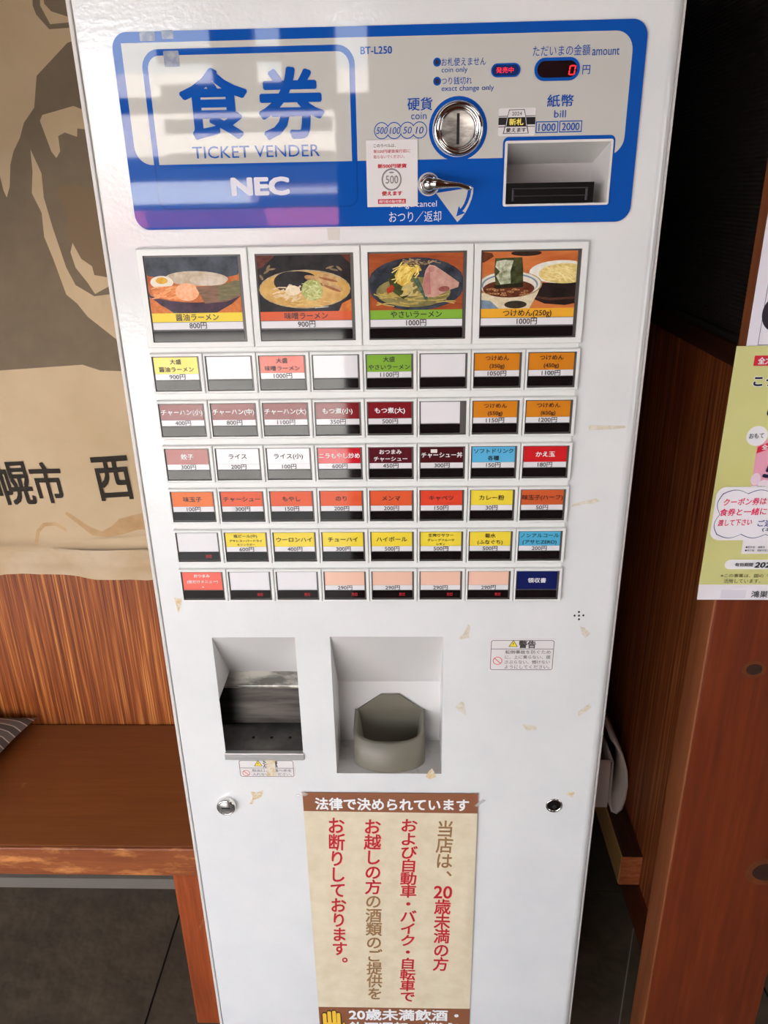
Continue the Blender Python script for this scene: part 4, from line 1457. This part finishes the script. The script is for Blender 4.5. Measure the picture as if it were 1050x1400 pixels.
YEL, ORG, GRN = (232, 206, 66), (222, 142, 44), (128, 172, 62)
DOR, RORG = (206, 126, 34), (220, 92, 56)
MAR, MAR2, MAR3 = (128, 44, 46), (124, 30, 36), (88, 28, 36)
zL1, zL0 = 1.3740, 1.2747
bigs = [((236, 206, 74), '醤油ラーメン', '800円', pic_shoyu), ((214, 98, 62), '味噌ラーメン', '900円', pic_miso),
        ((128, 172, 62), 'やさいラーメン', '1000円', pic_yasai), ((228, 166, 52), 'つけめん(250g)', '1000円', pic_tsuke)]
for i, (rgb, nm, pr, fn) in enumerate(bigs):
    menu_button(GX + 2 * i * GP, zL0, GX + 2 * (i + 1) * GP, zL1, rgb, [nm], pr, big=fn)
TXW = INKW
rows = [
    [(YEL, ['大盛', '醤油ラーメン'], '900円'), None, ((214, 84, 62), ['大盛', '味噌ラーメン'], '1000円'), None, (GRN, ['大盛', 'やさいラーメン'], '1100円'), None,
     (DOR, ['つけめん', '(350g)'], '1050円'), (DOR, ['つけめん', '(450g)'], '1100円')],
    [(MAR, ['チャーハン(小)'], '400円', TXW), (MAR, ['チャーハン(中)'], '800円', TXW), (MAR2, ['チャーハン(大)'], '1100円', TXW), (MAR2, ['もつ煮(小)'], '350円', TXW),
     (MAR2, ['もつ煮(大)'], '500円', TXW), 'short', (DOR, ['つけめん', '(550g)'], '1150円'), (DOR, ['つけめん', '(650g)'], '1200円')],
    [((156, 72, 70), ['餃子'], '300円', TXW), ((222, 218, 220), ['ライス'], '200円'), ((222, 218, 220), ['ライス(小)'], '100円'), ((200, 28, 44), ['ニラもやし炒め'], '600円', TXW),
     (MAR3, ['おつまみ', 'チャーシュー'], '450円', TXW), ((72, 24, 28), ['チャーシュー丼'], '300円', TXW, 'patch'), ((92, 176, 216), ['ソフトドリンク', '各種'], '150円'),
     ((200, 36, 40), ['かえ玉'], '180円', TXW)],
    [((222, 116, 62), ['味玉子'], '100円'), (RORG, ['チャーシュー'], '300円'), (RORG, ['もやし'], '150円'), (RORG, ['のり'], '200円'), (RORG, ['メンマ'], '200円'),
     ((216, 70, 48), ['キャベツ'], '150円'), (YEL, ['カレー粉'], '30円'), ((200, 92, 52), ['味玉子(ハーフ)'], '50円')],
    ['led', (YEL, ['瓶ビール(中)', 'アサヒスーパードライ', 'キリンラガー'], '600円'), (YEL, ['ウーロンハイ'], '400円'), (YEL, ['チューハイ'], '300円'),
     (YEL, ['ハイボール'], '500円'), (YEL, ['生搾りサワー', 'グレープフルーツ', 'レモン'], '500円'), (YEL, ['菊水', '(ふなぐち)'], '500円'),
     ((82, 170, 204), ['ノンアルコール', '(アサヒZERO)'], '200円')],
    [((232, 104, 88), ['おつまみ', '(夜だけメニュー)', '⇒'], None, TXW), 'led', 'led', 'peach', 'peach', 'peach', 'peach', ((24, 32, 86), ['領収書'], None, TXW)],
]
for r, row in enumerate(rows):
    z1 = GZ - r * RP
    z0 = z1 - BH
    for c_, it in enumerate(row):
        x0 = GX + c_ * GP
        x1 = x0 + GP
        if it is None:
            menu_button(x0, z0, x1, z1, None, None, None)
        elif it == 'short':
            menu_button(x0, z0, x1, z1, None, None, None, style='short')
        elif it == 'led':
            menu_button(x0, z0, x1, z1, None, None, None, led=True)
        elif it == 'peach':
            menu_button(x0, z0, x1, z1, (230, 186, 164), None, '290円', led=True)
        else:
            menu_button(x0, z0, x1, z1, it[0], it[1], it[2], ink=it[3] if len(it) > 3 else None, style=it[4] if len(it) > 4 else None)

# ---------------------------------------------------------------- ticket outlet (steel chute)
x0, z0, x1, z1 = TO
mb = MB()
INW = mat('inner_white_enamel', (222, 219, 217), 0.35)
yA, zA = 0.062, 0.829
mb.add([(x0, 0, z1), (x1, 0, z1), (x1, yA, zA), (x0, yA, zA)], [(0, 3, 2, 1)], INW)
mb.add([(x0, 0, z1), (x0, yA, zA), (x0, 0, zA)], [(0, 2, 1)], INW)
mb.add([(x1, 0, z1), (x1, yA, zA), (x1, 0, zA)], [(0, 1, 2)], INW)
oo = mb.build('ticket_outlet', machine)
oo['label'] = 'recessed steel lined ticket outlet'
mb = MB()
e = 0.0002
pr = [(yA, zA), (yA, 0.8045), (yA - 0.003, 0.8040), (yA - 0.010, 0.752), (0.085, 0.752), (0.085, z0), ]
for i in range(len(pr) - 1):
    (ya, za), (yb, zb) = pr[i], pr[i + 1]
    m_ = [STEEL, CHROME, DSTEEL, GAP, GAP][i]
    mb.add([(x0 - 0.03, ya, za), (x1, ya, za), (x1, yb, zb), (x0 - 0.03, yb, zb)], [(0, 3, 2, 1)], m_)
mb.add([(x0 - 0.03, 0.001, zA), (x0 - 0.03, yA, zA), (x0 - 0.03, 0.085, z0), (x0 - 0.03, 0.001, z0)], [(0, 3, 2, 1)], DSTEEL)
mb.add([(x1, 0.0, zA), (x1, yA, zA), (x1, 0.085, z0), (x1, 0.0, z0)], [(0, 1, 2, 3)], DSTEEL)
zf = 0.744
mb.paint([(rrect(x0 - 0.03, 0.0006, x1, 0.085), mat('tray_steel', (120, 116, 112), 0.35, metal=0.6, noise=(30, (160, 154, 146), 0.4, 0.7)))] + [(ellipse(hx, 0.031, 0.0022, 0.0026, 16), GAP) for hx in (-0.1817, -0.1568, -0.1319)], y=0)
k0 = len(mb.v)
for i in range(k0 - 1, -1, -1):
    pass
steel = mb.build('steel_chute', oo)
# the tray floor was laid out flat in the last paint call: turn it down
me = steel.data
for v in me.vertices:
    if abs(v.co.y) < 1e-9 and v.co.z <= 0.0851 and v.co.z > 0.0001:
        v.co = (v.co.x, v.co.z, zf)
for p in me.polygons:
    pass
mb = MB()
mb.box(x0 - 0.0012, x1 + 0.0012, -0.0030, 0.004, z0 - 0.004, zf + 0.0012, mat('lip_steel', (205, 203, 200), 0.3, metal=0.55))
mb.build('outlet_lip', oo, bevel=0.0008)

# ---------------------------------------------------------------- change tray and cup
x0, z0, x1, z1 = CO
D_ = 0.067
zc = 0.8092
mb = MB()
mb.add([(x0, 0, z1), (x1, 0, z1), (x1, D_, zc), (x0, D_, zc)], [(0, 3, 2, 1)], INW)
mb.add([(x0, D_, z0), (x1, D_, z0), (x1, D_, zc), (x0, D_, zc)], [(0, 1, 2, 3)], INW)
mb.add([(x0, 0, z0), (x0, 0, z1), (x0, D_, zc), (x0, D_, z0)], [(0, 1, 2, 3)], INW)
mb.add([(x1, 0, z0), (x1, 0, z1), (x1, D_, zc), (x1, D_, z0)], [(0, 3, 2, 1)], INW)
FLOORW = mat('tray_floor_worn', (196, 192, 188), 0.4, noise=(60, (168, 158, 148), 0.55, 0.75))
mb.add([(x0, 0, z0), (x1, 0, z0), (x1, D_, z0), (x0, D_, z0)], [(0, 1, 2, 3)], FLOORW)
tray = mb.build('change_tray', machine)
tray['label'] = 'white recessed change tray'
cx = 0.0022
mb = MB()
R0, yb = 0.0478, 0.066
n = 28


def cup_path(r, front):
    pts = [(cx - r, yb)]
    for i in range(n + 1):
        a = math.pi + math.pi * i / n
        pts.append((cx + r * math.cos(a), 0.027 + (0.027 - front) * math.sin(a)))
    pts.append((cx + r, yb))
    return pts


po = cup_path(R0, 0.0012)
pi_ = cup_path(R0 - 0.0058, 0.0068)
m_ = len(po)


def rimz(y):
    return 0.7565 + max(0.0, (y - 0.001)) / 0.065 * 0.0085


vs = [(x, y, z0 + 0.0003) for x, y in po] + [(x, y, rimz(y)) for x, y in po] + [(x, y, rimz(y) - 0.0002) for x, y in pi_] + [(x * 0.86 + cx * 0.14, 0.03 + (y - 0.03) * 0.86, z0 + 0.003) for x, y in pi_]
fs = []
for lay_ in range(3):
    for i in range(m_ - 1):
        fs.append((lay_ * m_ + i, lay_ * m_ + i + 1, lay_ * m_ + m_ + i + 1, lay_ * m_ + m_ + i))
fs.append(tuple(range(3 * m_, 4 * m_)))
mb.add(vs, fs, CUP, True)
# tall back plate
bpz = z0 + 0.0005
back = [(cx - R0, bpz), (cx + R0, bpz), (cx + R0, 0.763), (cx + 0.0135, 0.7905), (cx - 0.0115, 0.7905), (cx - R0, 0.763)]
mb.prism(back, yb - 0.003, yb, CUP)
cup = mb.build('change_cup', tray)
cup['label'] = 'olive grey coin cup'

# ---------------------------------------------------------------- locks, speaker holes
mb = MB()
lx, lz = at_y(310.5, 1099)
mb.lathe([(0.0128, 0.0), (0.0128, 0.007), (0.0118, 0.0085), (0.0105, 0.0085), (0.0102, 0.0075)], (lx, 0.0, lz), (0, -1, 0), CHROME, n=40, cap=False)
mb.lathe([(0.0104, 0.0070), (0.0100, 0.0082), (0.0, 0.0084)], (lx, 0.0, lz), (0, -1, 0), mat('lock_face', (168, 166, 164), 0.35, metal=0.8), n=36, cap=False)
mb.box(lx - 0.0058, lx + 0.0058, -0.0088, -0.006, lz - 0.0008, lz + 0.0008, GAP)
lo = mb.build('door_lock', machine)
lo['label'] = 'chrome cylinder door lock'
mb = MB()
lx, lz = at_y(757.5, 1101)
mb.lathe([(0.0112, 0.0), (0.0108, 0.0016), (0.0094, 0.0014), (0.0088, 0.0006)], (lx, 0.0, lz), (0, -1, 0), CHROME, n=40, cap=False)
mb.lathe([(0.0090, 0.0006), (0.0, 0.0007)], (lx, 0.0, lz), (0, -1, 0), mat('lock_dark', (40, 38, 38), 0.2, metal=0.6), n=36, cap=False)
mb.lathe([(0.003, 0.0005), (0.0028, 0.0012), (0.0, 0.0013)], (lx + 0.0005, 0.0, lz - 0.002), (0, -1, 0), GAP, n=20, cap=False)
lo = mb.build('door_lock', machine)
lo['label'] = 'sunken dark keyhole lock'
mb = MB()
lays = []
for (u, v) in ((791.5, 836.5), (785.5, 841.5), (791.5, 841.5), (797.5, 841.2), (791.5, 846.5)):
    lays.append((ellipse(*at_y(u, v), 0.0013, 0.0014, 14), GAP))
mb.paint(lays, y=-0.0003)
mb.build('speaker_grille', machine)
mb = MB()
mb.paint([(ellipse(*at_y(792, 836.5), 0.0012, 0.0012, 12), GAP)], y=-0.0003)

# ---------------------------------------------------------------- factory warning stickers
STK = mat('factory_sticker_white', (228, 222, 220), 0.4)
SINK = P(70, 64, 64)
WY = P(236, 206, 60)
PRED = P(206, 96, 90)


def warning(q, title, lines, tw, worn=False):
    x0, z0, x1, z1 = q
    w, h = x1 - x0, z1 - z0
    mb = MB()
    e = 0.0007
    f = h * (0.30 if len(lines) == 4 else 0.46)
    o1 = rrect(x0 + 0.002, z0 + 0.002, x1 - 0.002, z1 - 0.002, 0.003)
    o2 = rrect(x0 + 0.002 + e, z0 + 0.002 + e, x1 - 0.002 - e, z1 - 0.002 - e, 0.0025)
    tcx = x0 + w * 0.36
    th = f * 0.72
    tz = z1 - f * 0.58 - th * 0.32
    tri = lambda s: [(tcx - th * 0.56 * s, tz + th * 0.30 * (1 - s)), (tcx + th * 0.56 * s, tz + th * 0.30 * (1 - s)), (tcx, tz + th * 0.30 * (1 - s) + th * s)]
    pcx, pcz, pr_ = x0 + w * 0.135, z0 + (h - f) * 0.47, min(0.0058, (h - f) * 0.30)
    lay_ = [(rrect(x0, z0, x1, z1, 0.001), STK), (o1, SINK), (o2, STK), (rrect(x0 + 0.002, z1 - f - e, x1 - 0.002, z1 - f), SINK), (tri(1.0), SINK), (tri(0.78), WY),
            (rrect(tcx - 0.0005, tz + th * 0.3, tcx + 0.0005, tz + th * 0.62), SINK),
            (ellipse(pcx, pcz, pr_, n=28), PRED), (ellipse(pcx, pcz, pr_ * 0.82, n=28), STK)]
    d = pr_ * 0.72
    lay_.append(([(pcx - d - 0.0004, pcz + d - 0.0004), (pcx + d - 0.0004, pcz - d - 0.0004), (pcx + d + 0.0004, pcz - d + 0.0004), (pcx - d + 0.0004, pcz + d + 0.0004)], PRED))
    mb.paint(lay_, y=-0.0005)
    mb.rim(rrect(x0, z0, x1, z1, 0.001), -0.0005, 0.0, STK)
    mb.text(title, (x0 + w * 0.44, z1 - f * 0.94, x0 + w * (0.44 + tw), z1 - f * 0.16), SINK, -0.0008, bold=0.03)
    n = len(lines)
    lh = (h - f - 0.004) / n
    for i, s in enumerate(lines):
        zc_ = z1 - f - 0.001 - lh * (i + 0.5)
        mb.text(s, (x0 + w * 0.245, zc_ - lh * 0.36, x0 + w * 0.93, zc_ + lh * 0.36), SINK, -0.0008)
    if worn:
        mb.paint([(rrect(x0 + w * 0.50, z0 + h * 0.10, x0 + w * 0.66, z1 - h * 0.02, 0.002), TAPEY)], y=-0.0010)
    o = mb.build('warning_sticker', machine)
    o['label'] = 'white factory sticker with yellow triangle'
    return o


warning((0.1270, 0.8722, 0.2075, 0.9190), '警告', ['転倒事故を防ぐため', 'に、上に乗らない、揺', 'さぶらない、傾けない', 'ようにしてください。'], 0.26)
warning((-0.1985, 0.7030, -0.1222, 0.7342), '注意', ['取出口より奥へ手を', '入れないでください。'], 0.26, worn=True)

# ---------------------------------------------------------------- leftover tape
RES = [([(640, 853), (643, 856), (641, 872), (630, 874), (627, 872), (634, 866)], TAPE), ([(793, 856), (799, 858), (808, 866), (800, 872), (796, 867)], TAPE),
       ([(622, 967), (630, 959), (634, 960), (638, 979)], TAPE), ([(790, 973), (806, 961), (809, 966), (803, 971), (791, 979)], TAPE),
       ([(805, 581), (855, 582), (855, 585), (835, 587), (805, 588)], TAPE), ([(783, 689), (801, 684), (815, 681), (820, 685), (813, 688), (800, 689), (781, 693)], TAPE),
       ([(238, 817), (248, 818), (248, 826), (244, 838), (241, 826)], TAPEY), ([(246, 717), (293, 716.5), (294, 720), (262, 721), (246, 719.5)], TAPEY),
       ([(343, 1082), (352, 1083), (361, 1079), (357, 1090), (348, 1093), (345, 1099), (341, 1099), (346, 1090)], TAPEY),
       ([(586, 1054), (591, 1050), (594, 1056), (596, 1062), (588, 1065), (582, 1062)], TAPEY), ([(714, 990), (733, 992), (734, 998), (720, 999)], TAPE),
       ([(776, 1082), (786, 1083), (783, 1090), (774, 1086)], TAPEY), ([(447, 312), (465, 312), (464, 328), (449, 328)], mat('tape_film', (214, 206, 198), 0.2, coat=0.4))]
for pts, m_ in RES:
    mb = MB()
    mb.paint([(pp(pts), m_)], y=-0.0004)
    mb.build('tape_residue', machine)
for (u0, v0, u1, v1) in ((192, 43.5, 213, 57), (222, 42, 238, 54), (225, 70, 246, 92)):
    mb = MB()
    q = box_px(u0, v0, u1, v1)
    mb.paint([(rrect(*q, 0.001), mat('tape_film_on_panel', (118, 128, 152), 0.3, coat=0.6, noise=(150, (160, 162, 170), 0.4, 0.65)))], y=-0.00235)
    mb.build('tape_residue', panel_o)

# ================================================================== notice poster on the machine door
poster = thing('notice_poster', 'beige paper notice with red and brown vertical writing, taped low on the white machine', 'poster', (0.0, -0.002, 0.13))
px0, px1, pz0, pz1 = -0.1150, 0.1200, 0.135, 0.6795


def py_(x, z):
    u = (x - px0) / (px1 - px0)
    lift = max(0.0, (u - 0.80) / 0.20)
    mid = max(0.0, math.sin(math.pi * min(1, max(0, (pz1 - z) / 0.42))))
    return -0.0016 - 0.0065 * lift ** 2 * mid - 0.0008 * math.sin(9 * x + 11 * z) ** 2


mb = MB()
BR = P(136, 84, 56, 0.5)
BEI = mat('poster_parchment', (220, 204, 172), 0.55, noise=(34, (230, 216, 188), 0.35, 0.65))
hz = fz(1108.5, 535)
lz_ = fz(1376, 535)
lay = [(rrect(px0, pz0, px1, pz1), BEI), (rrect(px0, hz, px1, pz1), BR), (rrect(px0, pz0, px1, lz_), BR)]
# yellow stop hand
hx0, hz0, hx1, hz1 = box_px(440, 1380, 473, 1415)
w, h = hx1 - hx0, hz1 - hz0
H = lambda pts: [(hx0 + a * w, hz1 - b * h) for a, b in pts]
HB, HY = P(44, 28, 20), P(238, 186, 62)
fingers = [(.06, .22, .10), (.26, .42, .02), (.46, .62, .0), (.64, .79, .08)]
for grow, m_ in ((.045, HB), (0, HY)):
    for (a, b, t_) in fingers:
        lay.append((H([(a - grow, .62), (b + grow, .62), (b + grow, t_ + .04), (b - .03, t_ - grow), (a + .03, t_ - grow), (a - grow, t_ + .04)]), m_))
    lay.append((H([(.06 - grow, 1.05), (.80 + grow, 1.05), (.98 + grow, .52), (.93, .42 - grow), (.80, .58 - grow), (.79, .45), (.06 - grow, .45)]), m_))
grid = [(px0 + 0.0115 * i, pz0 + 0.02 * j + 0.0007) for i in range(1, 21) for j in range(1, 28)]
mb.paint(lay, ymap=py_, grid=grid, smooth=True)
tyf = lambda x, z: py_(x, z) - 0.0004
tys = lambda x, z: py_(x, z) - 0.0002
mb.text('法律で決められています', box_px(431, 1089.5, 641, 1106.5), P(240, 234, 230), 0, bold=0.03, ymap=tyf)
mb.text('20歳未満飲酒・', box_px(477, 1378, 627, 1393.5), P(240, 234, 230), 0, bold=0.03, ymap=tyf)
mb.text('飲酒運転、撲滅！', box_px(477, 1395.5, 627, 1412), P(240, 234, 230), 0, bold=0.03, ymap=tyf)
mb.text('STOP!', (hx0 + w * .14, hz1 - h * .70, hx0 + w * .76, hz1 - h * .58), HB, 0, bold=0.02, ymap=tyf)
mb.text('20歳', (hx0 + w * .2, hz1 - h * .86, hx0 + w * .7, hz1 - h * .74), HB, 0, bold=0.02, ymap=tyf)
PR, PBN, PSH = P(186, 30, 44, 0.5), P(150, 112, 72, 0.5), P(226, 172, 152, 0.5)
cols = [((608, 1131.5), (602, 1316), '当店は、@歳未満の方', 'bbbbrrrrrr'), ((558.5, 1127), (556.5, 1361), 'およぴ自動車・バイク・自転車で'.replace('ぴ', 'び'), 'r' * 15),
        ((508.5, 1129), (512, 1357), 'お越しの方の酒類のご提供を', 'rrrrrbbbbbbbb'), ((459, 1127.5), (464.5, 1314.5), 'お断りしております。', 'r' * 10)]
for (u0, v0), (u1, v1), s, cs in cols:
    a, b = at_y(u0, v0), at_y(u1, v1)
    n = len(s)
    pitch = (a[1] - b[1]) / (n - 1)
    for i, ch in enumerate(s):
        cx_ = a[0] + (b[0] - a[0]) * i / (n - 1)
        cz_ = a[1] - pitch * i
        body = '20' if ch == '@' else ch
        vs_, fs_, bb = glyphs(body, 0.018, 0.06)
        sx = 0.0245
        sz = min(pitch * 1.06, 0.032)
        gw, gh = (bb[2] - bb[0]) * sx, (bb[3] - bb[1]) * sz
        offx = 0.0 if ch == '@' else ((bb[0] + bb[2]) / 2 - 0.5) * sx
        offz = ((bb[1] + bb[3]) / 2 - 0.36) * sz
        if ch == '@':
            gw, gh = 0.0265, sz * 0.78
        if ch in '、。':
            offx, offz = 0.008, 0.006
        m_ = PR if cs[i] == 'r' else PBN
        for k_, (mm, ym, dx) in enumerate(((PSH, tys, 0.0009), (m_, tyf, 0.0))):
            if k_ == 0 and m_ is PBN:
                continue
            mb.text(body, (cx_ + offx - gw / 2 + dx, cz_ + offz - gh / 2 - dx, cx_ + offx + gw / 2 + dx, cz_ + offz + gh / 2 - dx), mm, 0, bold=0.018, shear=0.06, ymap=ym)
mb.build('sheet', poster)
CLEAR = mat('clear_tape', (236, 232, 228), 0.1, coat=0.6, alpha=0.4)
for pts in (([(404, 1085), (414, 1080), (422, 1083), (418, 1086)]), ([(648, 1099), (660, 1090), (664, 1092), (652, 1101)])):
    mb = MB()
    mb.paint([(pp(pts), CLEAR)], y=-0.0032)
    mb.build('tape', poster)
